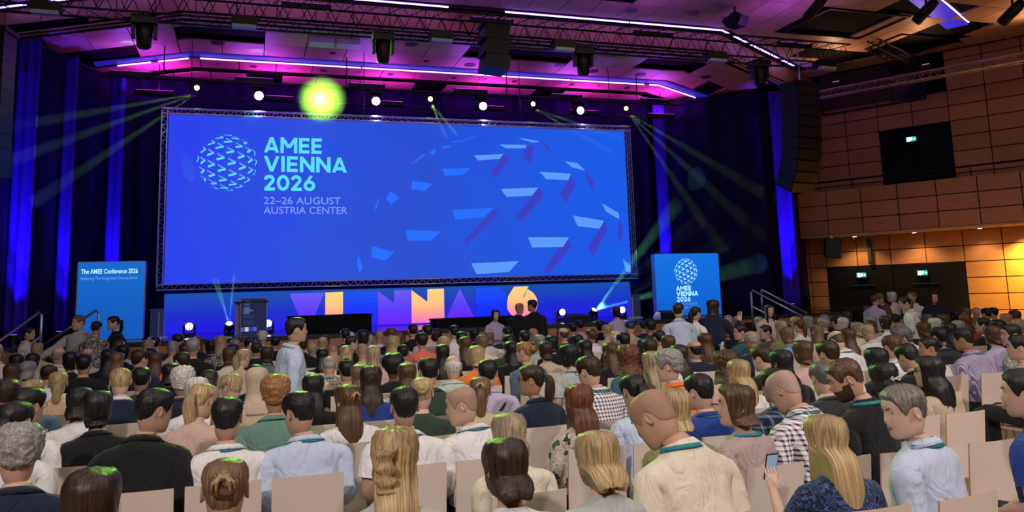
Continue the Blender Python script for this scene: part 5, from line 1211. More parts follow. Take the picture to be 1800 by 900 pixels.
# big moving lights under the long truss
for i, (x, lab) in enumerate(((-2.0, 'under the long truss near the loudspeaker column'), (2.53, 'under the long truss above the title lettering'), (7.03, 'under the long truss past the hanging subwoofer'), (11.68, 'under the long truss near the curved loudspeaker'))):
    o = empty('truss_light', (x, 16, 7.36), 0, 'large unlit black moving light ' + lab, 'stage light', 'moving lights on the long truss')
    MB().box((-.22, -.18, -.16), (.22, .18, .0)).build('base', BLACK, o)
    for a in (-1, 1): MB().prism([(a * .20 - .03, -.15), (a * .20 + .03, -.15), (a * .19 + .03, -.42), (a * .19 - .03, -.42)], -.07, .07).build('yoke', BLACK, o)
    MB().lathe([(.09, -.62), (.13, -.58), (.15, -.30), (.16, -.18), (.10, -.14)], 16).build('head', BLACK, o, True)
# floodlight boxes on the truss
for i, (x, lab) in enumerate(((-3.6, 'near the stage drape'), (-.2, 'beside the first moving light'), (3.7, 'beside the second moving light'), (6.45, 'before the third moving light'), (10.3, 'before the last moving light'), (13.4, 'at the truss end'))):
    o = empty('truss_flood', (x, 15.75, 7.25), 0, 'small grey-faced flood lamp on the long truss ' + lab, 'stage light', 'flood lamps on the long truss')
    MB().box((-.24, -.15, -.02), (.24, .15, .16)).build('housing', BLACK, o); MB().box((-.22, -.16, -.09), (.22, -.02, -.02)).build('glass', pm('flood_glass', (.45, .42, .6), .3), o); MB().tube([(0, 0, .16), (0, .1, .4)], .015, 6).build('clamp', STEEL, o)
# centre subwoofer hung from the truss
o = empty('hanging_subwoofer', (4.94, 16, 7.7), 0, 'tall black loudspeaker box hung from the middle of the long truss', 'speaker')
for k in range(3): MB().prism([(-.30, -.98 + k * .33), (.24, -1.02 + k * .33), (.30, -.70 + k * .33), (-.24, -.67 + k * .33)], -.3, .3).build('cabinet', BLACK, o)
MB().tube([(-.2, 0, 0), (.25, 0, .3)], .02, 6).build('rigging', BLACK, o); MB().box((-.30, -.32, .0), (.32, .32, .05)).build('rigging_frame', BLACK, o)
# line arrays
def line_array(x, y, lab, n, z0, rot, curve):
    o = empty('line_array', (x, y, z0), rot, lab, 'speaker'); z = 0; yy = 0; a = 0
    MB().box((-.45, -.25, .0), (.45, .35, .08)).build('rigging_frame', BLACK, o); MB().tube([(0, 0, .08), (0, 0, 1.0)], .02, 6).build('chain', STEEL, o)
    for k in range(n):
        M = Matrix.Translation((0, yy, z)) @ Matrix.Rotation(a, 4, 'X')
        MB().box((-.42, -.22, -.26), (.42, .30, -.005), 0, M).build('cabinet', BLACK, o)
        MB().box((-.40, -.235, -.25), (.40, -.22, -.02), 0, M).build('grille', pm('array_grille', (.012, .013, .018), .5, .3, .4, .5, 120), o)
        z -= .262 * math.cos(a); yy += -.262 * math.sin(-a) * 0 + .262 * math.sin(a) * .9; a += curve * (k / n)
    return o
line_array(13.0, 16.2, 'curved black line-array loudspeaker hanging before the wood wall', 10, 6.85, math.radians(12), math.radians(8.5))
line_array(-4.62, 16.0, 'tall black line-array loudspeaker hanging beside the stage drape', 10, 6.85, math.radians(-8), math.radians(2.2))
# fixtures hanging from the wooden ceiling near the side wall
for i, (x, y, z, lab) in enumerate(((13.2, 15.6, 8.75, 'black spotlight hanging from the wooden ceiling before the large dark hatch'), (15.6, 14.6, 8.5, 'black spotlight hanging across the violet ceiling slot'), (17.3, 13.7, 8.3, 'black spotlight with blue-lit barrel hanging from the ceiling by the wall'))):
    o = empty('ceiling_spotlight', (x, y, z), math.radians(30), lab, 'stage light', 'spotlights under the wooden ceiling')
    M = Matrix.Rotation(math.radians(50), 4, 'X'); MB().lathe([(.10, -.38), (.13, -.34), (.13, .12), (.10, .30)], 14, M).build('barrel', BLACK, o, True); MB().lathe([(.11, -.385), (.11, -.39), (0, -.392)], 14, M).build('lens', pm('dull_lens', (.12, .12, .25), .1), o)
    MB().tube([(0, 0, .1), (0, 0, 9.14 - z)], .03, 6).build('stem', BLACK, o)
o = empty('barn_door_lamp', (11.8, 17.0, 8.78), .4, 'black theatre lamp with open barn doors on the wooden ceiling', 'stage light')
MB().lathe([(.16, -.2), (.18, -.15), (.18, .1), (.1, .18)], 14).build('barrel', BLACK, o, True); MB().tube([(0, 0, .15), (0, 0, .35)], .03, 6).build('stem', BLACK, o)
for k in range(4):
    M = Matrix.Rotation(k * math.pi / 2, 4, 'Z') @ Matrix.Translation((.17, 0, -.2)) @ Matrix.Rotation(math.radians(-60), 4, 'Y'); MB().box((0, -.18, -.008), (.26, .18, .008), 0, M).build('barn_door', BLACK, o)
# ------------------------------------------------------------------ seats
ROW0, DR = 3.35, 1.01            # backrest of the nearest row, row spacing
LAM = pm('cream_laminate', (.66, .55, .49), .45, 0, .3, .05, 4.); PLY = pm('birch_edge', (.55, .33, .19), .5, 0, .3, .15, 30.); CHR = pm('chair_steel', (.35, .35, .37), .3, .9)
def chair_meshes():
    n = 8; V = []; F = []; mi = []
    hw = .22
    for side in (0, 1):
        for k in range(n + 1):
            t = k / n * 2 - 1; x = hw * t; y = -.020 * (1 - t * t) + (0 if side == 0 else .012)
            for z, dy in ((.33, .03), (.60, .012), (.855, -.012)): V.append((x, y + dy, z))
    o = (n + 1) * 3
    for k in range(n):
        for j in range(2):
            a = k * 3 + j; F.append((a, a + 3, a + 4, a + 1)); mi.append(0); F.append((o + a, o + a + 1, o + a + 4, o + a + 3)); mi.append(0)
        a = k * 3 + 2; F.append((a, a + 3, o + a + 3, o + a)); mi.append(1); a = k * 3; F.append((a, o + a, o + a + 3, a + 3)); mi.append(1)
    for k in (0, n):
        for j in range(2): a = k * 3 + j; F.append((a, a + 1, o + a + 1, o + a)); mi.append(1)
    mb = MB(); mb.v = V; mb.f = F; mb.mi = mi; back = mb.mesh('backrest', False)
    seat = MB(); seat.prism([(-.215, .05), (.215, .05), (.22, .44), (.19, .50), (-.19, .50), (-.22, .44)], .352, .366, 'xy'); seat = seat.mesh('seat')
    legs = [MB().tube([(sx * .20, .045 if back_ else .36, .345), (sx * .205, .03 if back_ else .42, .33), (sx * .225, -.05 if back_ else .50, FLZ)], .011, 6).mesh('leg', True) for sx in (-1, 1) for back_ in (True, False)]
    far = MB(); far.v = list(V); far.f = list(F); far.mi = list(mi)
    far.prism([(-.21, .05), (.21, .05), (.20, .50), (-.20, .50)], .352, .366, 'xy')
    for sx in (-1, 1):
        for y0, y1 in ((.03, -.05), (.42, .50)): far.tube([(sx * .205, y0, .35), (sx * .225, y1, FLZ)], .011, 4)
    return back, seat, legs, far.mesh('chair')
CB, CS, CL, CF = chair_meshes()
ORD = ['first', 'second', 'third', 'fourth', 'fifth', 'sixth', 'seventh', 'eighth', 'ninth', 'tenth', 'eleventh', 'twelfth', 'thirteenth', 'fourteenth']
def add_chair(x, k, label, group, rz=0.):
    loc = (x, ROW0 + DR * k, 0)
    if k < 8:
        o = empty('audience_chair', loc, rz, label, 'chair', group); put('backrest', CB, [LAM, PLY], o); put('seat', CS, [LAM, PLY], o)
        for l in CL: put('leg', l, CHR, o)
    else: o = tag(put('audience_chair', CF, [LAM, PLY], None, loc, rz), label, 'chair', group)
    return o
# ------------------------------------------------------------------ seated audience
# row from the viewer, x, height of the crown, sex, hair, hair colour, garment, head turn, nod, lean, extras
SEATED = """
0 -0.59 1.30 f b db ts:bk 0 0 0 -
0 -0.09 1.29 f u lb ts:bk 5 5 0 CG
0 0.60 1.33 f d bl ts:gy 25 6 6 -
0 1.15 1.24 f b db bl:wt 0 6 4 -
0 1.63 1.21 f b bl ts:gy 5 10 8 -
0 2.12 1.37 m z br ts:cr -35 35 12 L
0 2.92 1.24 f l bl bl:nv:fl 0 0 0 P
0 3.51 1.37 m s sp2 sh:bb -75 10 0 L
0 4.40 1.41 m s bk ts:rb -40 5 0 -
1 -1.08 1.31 m c gr jk:nv -15 12 4 -
1 1.48 1.16 f b gb bl:cr 0 5 0 -
1 2.58 1.31 f b bl bl:ol 0 0 0 -
1 3.08 1.30 f b br bl:ma -70 0 2 L
1 3.59 1.30 m z gr sh:wt:ck -20 30 8 L
1 4.09 1.38 m s br ts:bk -60 22 5 LD
2 -1.37 1.38 f p bk bl:wt 10 5 0 -
2 -0.64 1.39 m s bk jk:bk 55 10 2 G
2 -0.14 1.32 m s bk ss:wt 5 6 0 L
2 0.36 1.31 m s bk sh:bb -35 10 2 L
2 1.03 1.32 m s bk ss:wt 0 0 0 L
2 1.53 1.26 m z bk sh:wt -70 12 4 LB
2 2.34 1.24 f w rd bl:fs 10 0 0 B
2 2.84 1.26 f p bk sh:bb -5 15 3 -
2 3.40 1.26 m s bk sh:rb -20 8 0 L
2 4.08 1.27 m s bk sh:nv:pl -5 5 0 L
2 4.58 1.26 m s sp jk:ch 10 15 4 -
2 5.19 1.24 f b bk ts:gy 0 8 0 R
2 5.69 1.29 f w bk bl:be -55 0 0 G
3 -1.55 1.37 m s bk ts:wt 30 5 0 G
3 -1.05 1.31 f b bk jk:bk -10 5 0 N
3 -0.39 1.31 f p bl bl:bg 35 15 0 -
3 0.19 1.34 m c rd2 ss:gn 0 0 0 -
3 0.77 1.25 f l br bl:wt -25 0 0 C
3 1.35 1.27 f u bl bl:dg 20 5 0 -
3 1.85 1.24 f p lb bl:be 15 5 0 C
3 2.36 1.33 f p db jk:nv -60 0 0 G
3 2.94 1.34 m s db sh:wt:ck -25 15 3 LG
3 3.71 1.36 m c gr ss:or -50 5 0 -
3 4.41 1.26 f l bl bl:wt 5 0 0 -
3 4.91 1.32 f l bk jk:bk 0 5 0 -
3 5.47 1.38 m s db sh:wt 0 8 0 -
3 6.02 1.29 f b bk ts:bk 0 0 0 -
3 6.52 1.26 m s bk jk:bk 0 20 6 -
3 7.97 1.34 m s bk sh:be -40 0 0 -
4 -1.90 1.36 f s db bl:wt:fl 0 5 0 -
4 -1.37 1.23 f b bk ts:wt 0 8 3 -
4 -0.45 1.27 f b wh bl:wt 0 10 0 -
4 0.05 1.33 f h be ts:be 10 5 0 -
4 0.55 1.26 f l bk ts:bk 0 0 0 -
4 1.07 1.29 f w db bl:rb 15 8 0 -
4 1.64 1.35 m s bk sh:dg 0 5 0 -
4 2.21 1.30 m s bk sh:li 20 5 0 B
4 4.03 1.29 f l gb bl:br 0 5 0 -
4 4.92 1.25 f k br ts:pk 0 0 0 -
4 5.42 1.27 m s db jk:bk -20 10 0 W
4 5.92 1.32 f b br ts:pk 0 0 0 -
4 7.18 1.32 m s br sh:wt 10 5 0 L
4 7.73 1.28 f u bk bl:wt -65 0 0 -
4 8.34 1.34 m s bk sh:li:st -25 10 2 L
4 9.05 1.39 m s bk ts:gn:fl -70 0 0 -
5 -1.95 1.27 f l bl jk:dn 5 0 0 -
5 -1.19 1.30 m s bl jk:nv -10 14 4 W
5 -0.63 1.30 m c wh jk:nv 0 0 0 -
5 -0.13 1.20 m s bl jk:nv -45 6 0 G
5 1.11 1.25 f l lb ts:wt 0 0 0 -
5 1.61 1.22 f b br ts:gy 0 0 0 -
5 2.11 1.27 m x wh sh:gn2 10 8 0 -
5 3.53 1.32 f b bk ts:gy -25 5 3 L
5 4.24 1.30 f k rd bl:te 0 0 0 -
5 4.93 1.27 f l db ts:wt 0 0 0 -
5 7.35 1.28 m x br sh:wt -10 25 6 L
5 8.37 1.30 m c sp jk:dg -60 10 2 L
5 8.92 1.32 m s bk jk:ch 0 0 0 -
5 9.88 1.30 f b br ts:li 0 0 0 -
6 -1.92 1.27 f p bl bl:pe -15 0 0 -
6 -1.12 1.27 m s bk jk:ch 0 0 0 -
6 -0.44 1.14 f b db ts:br 0 8 0 -
6 0.06 1.23 f u bk ts:bk 0 0 0 -
6 1.09 1.23 m s bk ts:bk -10 0 0 H
6 1.63 1.27 f f bk jk:bk 0 0 0 -
6 2.67 1.32 f b bl ts:or 0 0 0 -
6 3.34 1.34 f u rd2 jk:dn -50 0 0 -
6 4.50 1.26 f l br ts:bk -20 5 0 -
6 5.06 1.29 f b db ts:bk 0 0 0 -
6 5.74 1.23 m x bk jk:nv 0 5 0 -
6 6.67 1.32 m x gr jk:nv 0 8 0 -
6 8.29 1.30 f l br ts:be 0 0 0 -
6 9.26 1.34 m s lb sh:cr 0 10 0 -
6 10.17 1.31 f l bk ts:bk 0 0 0 -
6 11.17 1.31 f b bk ts:bk 0 0 0 -
7 -2.24 1.24 f u db ts:wt 0 10 4 -
7 -0.92 1.22 f b bk ts:bk 0 0 0 -
7 0.97 1.17 m x gr ss:cr:fl 0 18 4 L
7 1.54 1.32 f l gb ts:pk 0 0 0 -
7 2.47 1.29 f l bk ts:bk 0 0 0 -
7 3.46 1.29 f l bk jk:bk 0 0 0 -
7 3.96 1.26 f b db ts:be 0 0 0 -
7 4.57 1.25 f l bk ts:bk 0 0 0 -
7 5.18 1.34 m s bk jk:bk 0 0 0 -
7 5.90 1.26 f b br ts:bk 0 0 0 -
7 6.53 1.26 f w br bl:br 0 0 0 -
7 8.02 1.28 f b lb sh:lb:st 0 10 0 -
7 8.56 1.32 f l lb bl:pk 0 0 0 -
7 9.62 1.24 m s gb sh:wt -15 18 4 -
7 10.70 1.27 f b br ts:bk 0 0 0 -
7 11.44 1.27 m s gr jk:bk 0 0 0 -
7 12.02 1.29 m s bk jk:bk -30 0 0 W
7 12.78 1.25 m s gb ts:cr 0 0 0 -
8 -2.86 1.25 f b br ts:gy 0 0 0 -
8 -2.05 1.33 m s bk jk:bk 0 0 0 -
8 -1.42 1.35 m s db jk:nv 40 5 0 G
8 -0.82 1.29 m s db jk:nv -40 10 0 -
8 -0.14 1.27 f p gb bl:be 40 12 2 -
8 0.62 1.26 f b gb sh:wt 20 8 0 -
8 1.30 1.28 f l bl bl:cr 15 0 0 -
8 3.06 1.32 f l br ts:bk 0 5 0 -
8 3.75 1.33 m s bk sh:dg 0 0 0 -
8 4.43 1.28 f b bk ts:bk 0 0 0 -
8 5.53 1.31 m x wh jk:bk 0 0 0 -
8 6.30 1.29 m s bk sh:pk 0 0 0 -
8 7.86 1.32 m s bk sh:te:ck -60 0 0 P
8 8.64 1.36 f l gb ts:ol 0 0 0 -
8 10.23 1.26 f b gb ts:cr 0 0 0 -
8 10.86 1.35 f b db ts:wt 0 0 0 -
8 11.98 1.27 f b wh ts:wt 0 0 0 -
8 12.71 1.31 f l rd bl:rd 0 0 0 -
8 13.71 1.29 f l rb2 ts:pk 0 0 0 -
9 -2.92 1.20 f b gr sh:cr 0 6 0 -
9 -2.39 1.32 f b bk ts:bk 0 0 0 -
9 -1.80 1.28 f l lb ts:nv 0 0 0 -
9 -1.30 1.26 f l br ts:or 20 0 0 -
9 -0.80 1.51 m s gr jk:bk 0 0 0 -
9 -0.30 1.28 f b br ts:cr 0 0 0 -
9 0.24 1.26 f b db sh:gn:st 0 5 0 -
9 1.05 1.19 f l bk ts:bk 0 0 0 -
9 1.67 1.23 m z br ts:be 0 8 0 -
9 2.30 1.18 m s bk sh:wt:st 0 0 0 -
9 2.96 1.29 f b bl ts:wt 0 0 0 -
9 3.60 1.26 f c lb ts:cr 0 0 0 -
9 4.60 1.25 m s gr sh:gy 0 0 0 -
9 5.28 1.22 f b bk ts:bk 0 0 0 -
9 8.18 1.29 m s gr jk:bk 0 0 0 -
9 9.06 1.24 m s bk jk:br -70 0 0 -
9 9.79 1.30 f p rd ts:wt 0 0 0 -
9 10.34 1.32 m s gr ts:bk 0 0 0 -
9 11.41 1.22 f b br ts:li 0 0 0 -
9 12.01 1.34 m s bk sh:wt 0 0 0 -
9 12.52 1.24 m x gr sh:wt 0 0 0 -
9 13.24 1.28 f b br ts:bk -40 0 0 -
9 14.04 1.16 f b lb ts:gy 0 0 0 -
9 15.14 1.29 f b br ts:or 0 0 0 -
10 -3.29 1.25 f b bk ts:lb -20 8 0 -
10 -2.75 1.34 m x gr sh:wt 0 5 0 -
10 -2.08 1.28 f l bk ts:bk 0 0 0 -
10 -1.49 1.26 f b bk ts:nv 10 0 0 -
10 -0.98 1.33 m s db jk:nv 0 0 0 -
10 -0.27 1.28 f l bk ts:bk 0 0 0 -
10 0.81 1.37 f b db ts:bk 0 0 0 -
10 1.31 1.19 f l rb2 ts:cr 0 0 0 -
10 1.81 1.43 f b bk ts:bk 0 0 0 -
10 2.31 1.29 f k bl ts:gn 0 0 0 -
10 2.81 1.29 m c bk bl:co 0 0 0 -
10 3.52 1.31 f b bk ts:wt 0 0 0 -
10 4.68 1.28 m s bk jk:dg 0 0 0 -
10 5.44 1.28 m x br jk:bk 0 5 0 -
10 5.99 1.26 m s br sh:wt 0 0 0 -
10 7.20 1.37 m c bk jk:ch 0 0 0 -
10 9.81 1.26 f b br ts:gy 0 0 0 -
10 10.49 1.32 m s bl ts:pk 0 0 0 -
10 11.66 1.26 m s wh sh:wt -40 0 0 -
10 12.36 1.24 f b gr ts:pk 0 0 0 -
10 13.22 1.27 m s bk jk:bk 0 0 0 -
10 13.83 1.25 f b lb ts:wt 0 0 0 -
10 14.62 1.30 f b bk ts:bk 0 0 0 -
10 15.51 1.32 m s bk jk:bk 0 0 0 -
11 -3.83 1.42 m x gr sh:wt 0 0 0 -
11 -3.33 1.20 f b db ts:wt 20 10 0 -
11 -2.53 1.26 m x bl ts:gy 0 0 0 -
11 -2.00 1.29 f b bk ts:bk 0 0 0 -
11 -1.24 1.31 m s gr ts:pk 0 8 0 -
11 -0.49 1.38 f w gb bl:bk:fl 0 0 0 -
11 0.10 1.25 m s db ts:nv 0 0 0 -
11 1.04 1.21 m s gb jk:bk 0 0 0 -
11 1.68 1.28 m s db sh:cr 60 0 0 -
11 2.58 1.30 f l rd ts:gy 0 0 0 -
11 3.14 1.46 m s bk ts:pk -15 0 0 -
11 3.64 1.40 m s bk sh:wt 0 0 0 -
11 4.31 1.24 f b lb ts:wt 0 0 0 -
11 5.21 1.26 m z bk jk:bk 0 0 0 -
11 6.77 1.28 m s gb ts:be 0 0 0 -
11 7.28 1.31 m m dg ts:be 0 0 0 -
11 9.19 1.29 m z br sh:wt 0 10 0 -
11 10.32 1.30 m s gr sh:wt 0 0 0 -
11 11.58 1.26 f b gr ts:gy 0 0 0 -
11 12.30 1.23 m s bk jk:bk 0 0 0 -
11 16.05 1.30 m s lb sh:cr 0 0 0 -
11 16.87 1.28 m s bk jk:nv 0 0 0 -
12 -3.99 1.22 f b lb ts:cr 0 0 0 -
12 -3.49 1.34 m s gb jk:be 0 5 0 -
12 -2.21 1.34 m s br ts:gy 0 0 0 -
12 -1.73 1.33 f b gb ts:gy 0 0 0 -
12 -1.25 1.40 m m bk jk:nv 0 5 0 -
12 -0.69 1.27 f b bk ts:nv 0 0 0 -
12 -0.05 1.30 m s bk jk:mu 75 -5 0 D
12 0.45 1.30 m s bk jk:bk 0 0 0 -
12 0.91 1.29 m c gr ts:gy 0 0 0 -
12 1.30 1.24 m x bl sh:wt 20 0 0 -
12 1.74 1.38 m s bk jk:bk 0 0 0 -
12 2.18 1.24 f b gr ts:li 0 0 0 -
12 2.62 1.35 f b rd ts:bk 0 0 0 -
12 3.05 1.43 m s bk jk:bk 0 0 0 -
12 3.49 1.29 f b db ts:bk 0 0 0 -
12 4.30 1.26 f b bk jk:bk 0 0 0 -
12 5.01 1.27 m s bk jk:dg 0 0 0 -
12 6.44 1.30 m s bk ts:nv 0 0 0 -
12 8.08 1.29 m s bk jk:nv 0 0 0 -
12 10.46 1.29 m s gr jk:bk 0 0 0 -
12 11.43 1.32 f b bk ts:bk 0 0 0 -
12 12.22 1.23 f b lb ts:cr 0 0 0 -
12 12.82 1.25 m s gr jk:bk 0 0 0 -
12 13.48 1.29 f b br ts:bk 0 0 0 -
12 14.13 1.40 f b lb ts:be 0 0 0 -
12 16.45 1.30 m s bk jk:bk 0 0 0 -
12 17.46 1.25 m x wh sh:wt 0 0 0 -
13 -1.72 1.34 m s bk jk:bk 0 0 0 -
13 -0.96 1.30 f l rd ts:nv 0 0 0 -
13 -0.28 1.22 m s gb ts:bk 0 0 0 -
13 0.22 1.33 f c wh bl:wt 10 0 0 -
13 0.94 1.32 f l bk bl:wt -45 0 0 -
13 1.44 1.23 f l br ts:wt 10 0 0 -
13 1.94 1.27 m s wh ts:wt 0 0 0 -
13 2.54 1.25 m z br ts:wt 0 5 0 -
13 3.25 1.28 f b bk ts:gy -10 0 0 -
13 3.78 1.27 m s bk jk:bk 0 0 0 -
13 7.03 1.31 m s bk sh:pk 0 0 0 -
13 7.53 1.29 f b bk ts:bk 0 0 0 -
13 10.88 1.29 m x wh sh:wt 0 0 0 -
"""
# the same words for hair and garment make one description
def describe(sex, hair, hc, top, fl):
    tp = top.split(':'); h = HAIRD[hair].format(c=HAIRN[hc]); t = (PATD.get(tp[2], '') if len(tp) > 2 else '') + TOPD[tp[0]]; c = TOPN[tp[1]]
    if c.startswith('floral'): c, t = 'grey-pink', 'floral ' + t
    art = 'an' if c[0] in 'aeiou' else 'a'
    return h, '%s %s %s' % (art, c, t)
recs = []
for i, l in enumerate(SEATED.strip().splitlines()):
    k, x, z, sex, hair, hc, top, yaw, pit, lean, fl = l.split(); recs.append((i, int(k), float(x), float(z), sex, hair, hc, top, float(yaw), float(pit), float(lean), fl))
SPECIAL = {}
seen = {}
texts = []
for r in recs:
    h, t = describe(r[4], r[5], r[6], r[7], r[11]); ex = ''
    if 'G' in r[11]: ex = ' and glasses'
    elif 'L' in r[11]: ex = ' with lanyard'
    elif 'B' in r[11]: ex = ' and bag strap'
    elif abs(r[8]) >= 45: ex = ', head turned aside'
    elif r[9] >= 14: ex = ', head bowed'
    texts.append(('person with %s in %s%s, %s row from the stage' % (h, t, ex, ORD[13 - r[1]]), h, t))
cnt = {}
for t in texts: cnt[t[0]] = cnt.get(t[0], 0) + 1
byrow = {}
for j, r in enumerate(recs): byrow.setdefault(r[1], []).append((r[2], j))
for v in byrow.values(): v.sort()
final = []
for j, r in enumerate(recs):
    t = texts[j][0]
    if cnt[t] > 1:          # tell look-alikes apart by their neighbour
        row = byrow[r[1]]; q = [b for _, b in row].index(j); nb = [row[q + d][1] for d in (-1, 1) if 0 <= q + d < len(row)]
        nb = [b for b in nb if texts[b][0] != t]
        for b in nb:
            q_ = 'person with %s in %s, next to %s, %s row' % (texts[j][1], texts[j][2], texts[b][1], ORD[13 - r[1]])
            if len(q_.split()) <= 16: t = q_; break
    if len(t.split()) > 16: t = 'person with %s in %s, %s row from the stage' % (texts[j][1], texts[j][2], ORD[13 - r[1]])
    if len(t.split()) > 16: t = 'person with %s in %s, %s row' % (texts[j][1], texts[j][2], ORD[13 - r[1]])
    final.append(t)
SKIN_DARK = {'f'}
for j, (i, k, x, z, sex, hair, hc, top, yaw, pit, lean, fl) in enumerate(recs):
    hi = k <= 5
    rg = random.Random(i * 7 + 3)
    top0 = (1.3405 if sex == 'm' else 1.331) - .0022 * max(0, pit) - .0045 * lean     # crown of the unscaled body
    if hair in 'sbluwpd': top0 += .010
    if hair == 'k': top0 += .03
    if hair == 'f': top0 += .045
    if hair in 'zx': top0 -= .0
    ps = 1.14 - .006 * k; A_ = top0 - .515             # body scale; the head keeps its size, only the trunk is longer or shorter
    q_ = .03 if hi else .06; tl = min(1.10, max(.78, round((((z - FLZ) / ps - A_) / .515) / q_) * q_))
    scl = ps * min(1.04, max(.96, (z - FLZ) / ps / (A_ + .515 * tl)))
    sk = rg.choice([0, 0, 2, 2, 1, 1, 3]) if hair != 'f' else 4
    if hc in ('bk',) and sk == 2: sk = 1
    arm = 'lap'
    if pit >= 14: arm = 'read'
    if 'P' in fl: arm = {'l': 'phone', 'r': 'lap'}
    if abs(yaw) > 60 and sex == 'f' and hi: arm = 'lap'
    rec = dict(sex=sex, hair=hair, hc=hc, top=top, yaw=yaw * .75, pit=pit, lean=lean + 4, fl=fl, tl=round(tl, 3), s=scl, skin=sk, seed=i % 97)
    rot = -math.radians(yaw * .25 + (rg.uniform(-4, 4)))
    pr, B = make_person(rec, (x, ROW0 + DR * k + .235, FLZ + .435 * (ps - scl)), .5, rot, 'sit', 'seated audience', final[j], hi, arm)
    if 'P' in fl:
        wr, hd = B.hands['l']; M_ = Matrix.Translation((x, ROW0 + DR * k + .235, FLZ + .435 * (ps - scl))) @ Matrix.Rotation(rot, 4, 'Z') @ Matrix.Scale(scl, 4); pos = M_ @ (Vector(wr + hd * .12) + Vector((.02, .02, .5)))
        ph = empty('phone', pos, rot, 'dark phone held up by the person with %s' % texts[j][1], 'phone'); ph.rotation_euler[0] = .3
        MB().box((-.038, -.004, -.075), (.038, .004, .075)).build('case', BLACK, ph); MB().box((-.035, -.0055, -.07), (.035, -.004, .07)).build('screen', em('phone_screen', (.25, .35, .5), .8), ph)
    add_chair(x, k, ('cream chair under the ' + final[j]) if len(final[j].split()) <= 12 else ('chair of ' + final[j]) if len(final[j].split()) <= 14 else ('chair of person with %s in %s, %s row' % (texts[j][1], texts[j][2], ORD[13 - k])), 'audience chairs', rot * .3)
# free chairs
EMPTY_SEATS = [(1, 4.84), (4, 3.37), (4, 2.68), (7, 7.39)]
for k, x in EMPTY_SEATS: add_chair(x, k, 'empty cream chair in the %s row from the stage' % ORD[13 - k], 'free audience chairs')
# fill the ends and gaps of the nearest rows with the free chairs one sees between people
# ------------------------------------------------------------------ standing people
def stand(x, y, h, sex, hair, hc, top, yaw, pit, lean, fl, face, label, arm='down', skin=0, hi=True):
    base = 1.740 if sex == 'm' else 1.728; s = (h - FLZ) / base
    rec = dict(sex=sex, hair=hair, hc=hc, top=top, yaw=yaw, pit=pit, lean=lean, fl=fl, tl=1.0, s=s, skin=skin, seed=int(abs(x * 10)) % 9)
    return make_person(rec, (x, y, FLZ), .9, math.radians(face), 'stand', 'standing people', label, hi, arm)
stand(-3.8, 16.45, 1.585, 'f', 'p', 'bk', 'sh:wt:st', 0, 0, 0, '-', -95, 'person in white striped shirt standing by the stage stairs handrail', 'front', 1)
stand(-2.92, 16.3, 1.775, 'm', 's', 'sp', 'jk:gy', 35, 0, 0, 'LW', 165, 'person in grey suit and tie holding one arm out before the banner', {'r': 'reach', 'l': 'down'}, 0)
stand(-2.62, 15.95, 1.655, 'f', 's', 'bk', 'bl:bk:fl', 0, 5, 0, '-', -10, 'person in dark patterned blouse seen from behind before the banner', 'front', 1)
stand(-2.35, 16.4, 1.735, 'f', 'p', 'bk', 'ts:bk', 0, 5, 0, '-', 120, 'person in black polo with hand on hip before the banner', {'r': 'down', 'l': 'hip'}, 0)
stand(.39, 8.98, 1.75, 'm', 's', 'bk', 'sh:bb', 0, 0, 4, '-', -80, 'person in pale blue shirt walking between the seat rows', 'down', 1)
stand(5.1, 17.0, 1.58, 'f', 'b', 'bk', 'bl:li', 0, 0, 0, '-', 185, 'dark-haired person in lilac top standing before the letters A 2', 'front', 0)
stand(5.72, 17.2, 1.72, 'm', 'z', 'bk', 'jk:bk', 20, 0, 0, '-', -40, 'dark silhouetted person with shaved head before the number 6', 'front', 1)
stand(6.12, 17.3, 1.775, 'm', 's', 'bk', 'jk:bk', -30, 0, 0, '-', 10, 'tall dark-suited person with back turned before the number 6', 'down', 1)
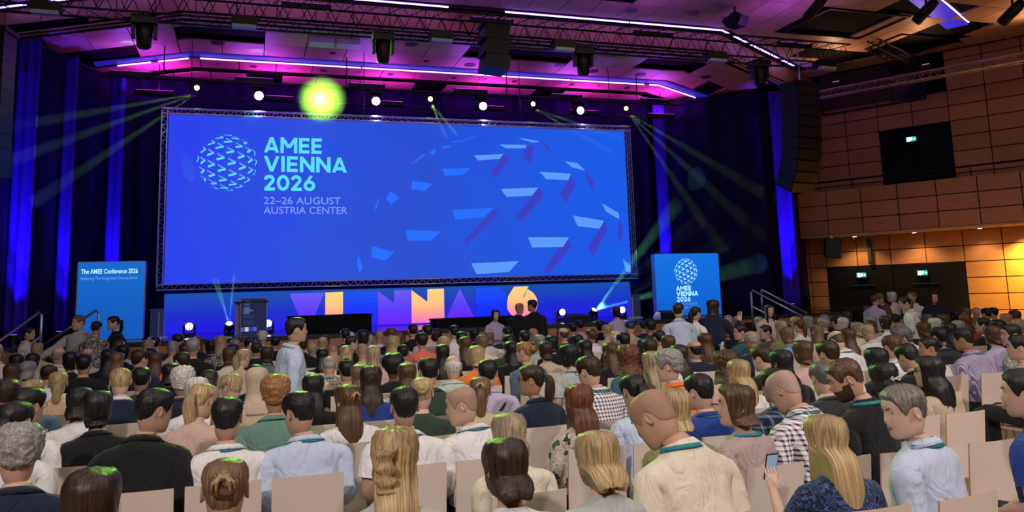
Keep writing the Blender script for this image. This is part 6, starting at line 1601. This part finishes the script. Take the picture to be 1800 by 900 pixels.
stand(7.6, 16.05, 1.565, 'f', 'b', 'bk', 'bl:li', 0, 0, 0, '-', 0, 'person with dark bob in lilac top standing near the stage lamp', 'down', 1)
stand(6.78, 11.95, 1.695, 'm', 's', 'db', 'sh:bb', 30, 0, 0, '-', -10, 'person in pale blue shirt standing with back turned before the globe banner', 'front', 0)
stand(7.2, 12.15, 1.615, 'f', 'p', 'bk', 'bl:wt', 0, 0, 0, '-', -70, 'person with dark ponytail standing beside the pale blue shirt', 'front', 1)
stand(7.72, 12.45, 1.725, 'm', 'w', 'db', 'jk:nv', 20, 5, 8, '-', -40, 'person in navy jacket raising a hand beside the globe banner', {'r': 'wave', 'l': 'front'}, 0)
stand(9.4, 13.15, 1.575, 'f', 'l', 'bk', 'jk:pk', 0, 5, 0, '-', 170, 'long-haired person in pink jacket facing the rows by the handrail', 'front', 0)
stand(13.2, 14.6, 1.67, 'f', 'u', 'br', 'bl:li', 20, 10, 6, '-', -60, 'person in lilac blouse hugging someone before the dark doors', 'front', 0)
stand(13.75, 14.75, 1.72, 'm', 's', 'lb', 'jk:br', -20, 15, 12, '-', 50, 'person in olive brown jacket bending over before the dark doors', 'front', 0)
stand(15.0, 15.9, 1.69, 'f', 'b', 'wh', 'bl:cr', 0, 5, 0, 'B', 30, 'white-haired person with shoulder bag before the dark doors', 'front', 2)
stand(15.05, 15.35, 1.685, 'm', 's', 'lb', 'sh:wt', 0, 0, 0, '-', 100, 'fair person in white shirt facing sideways before the dark doors', 'front', 0)
stand(12.0, 12.25, 1.672, 'm', 's', 'db', 'sh:wt', -30, 15, 8, 'B', 40, 'dark-haired person in white shirt looking down near the red scarf', 'front', 0)
stand(12.35, 12.7, 1.60, 'f', 'b', 'lb', 'ts:rd', 0, 0, 0, '-', 20, 'person in red top beside the white shirt looking down', 'front', 0)
stand(14.5, 14.2, 1.676, 'f', 'l', 'db', 'jk:nv', 0, 0, 0, '-', 150, 'long-haired person in navy jacket facing the hall before the doors', 'down', 0)
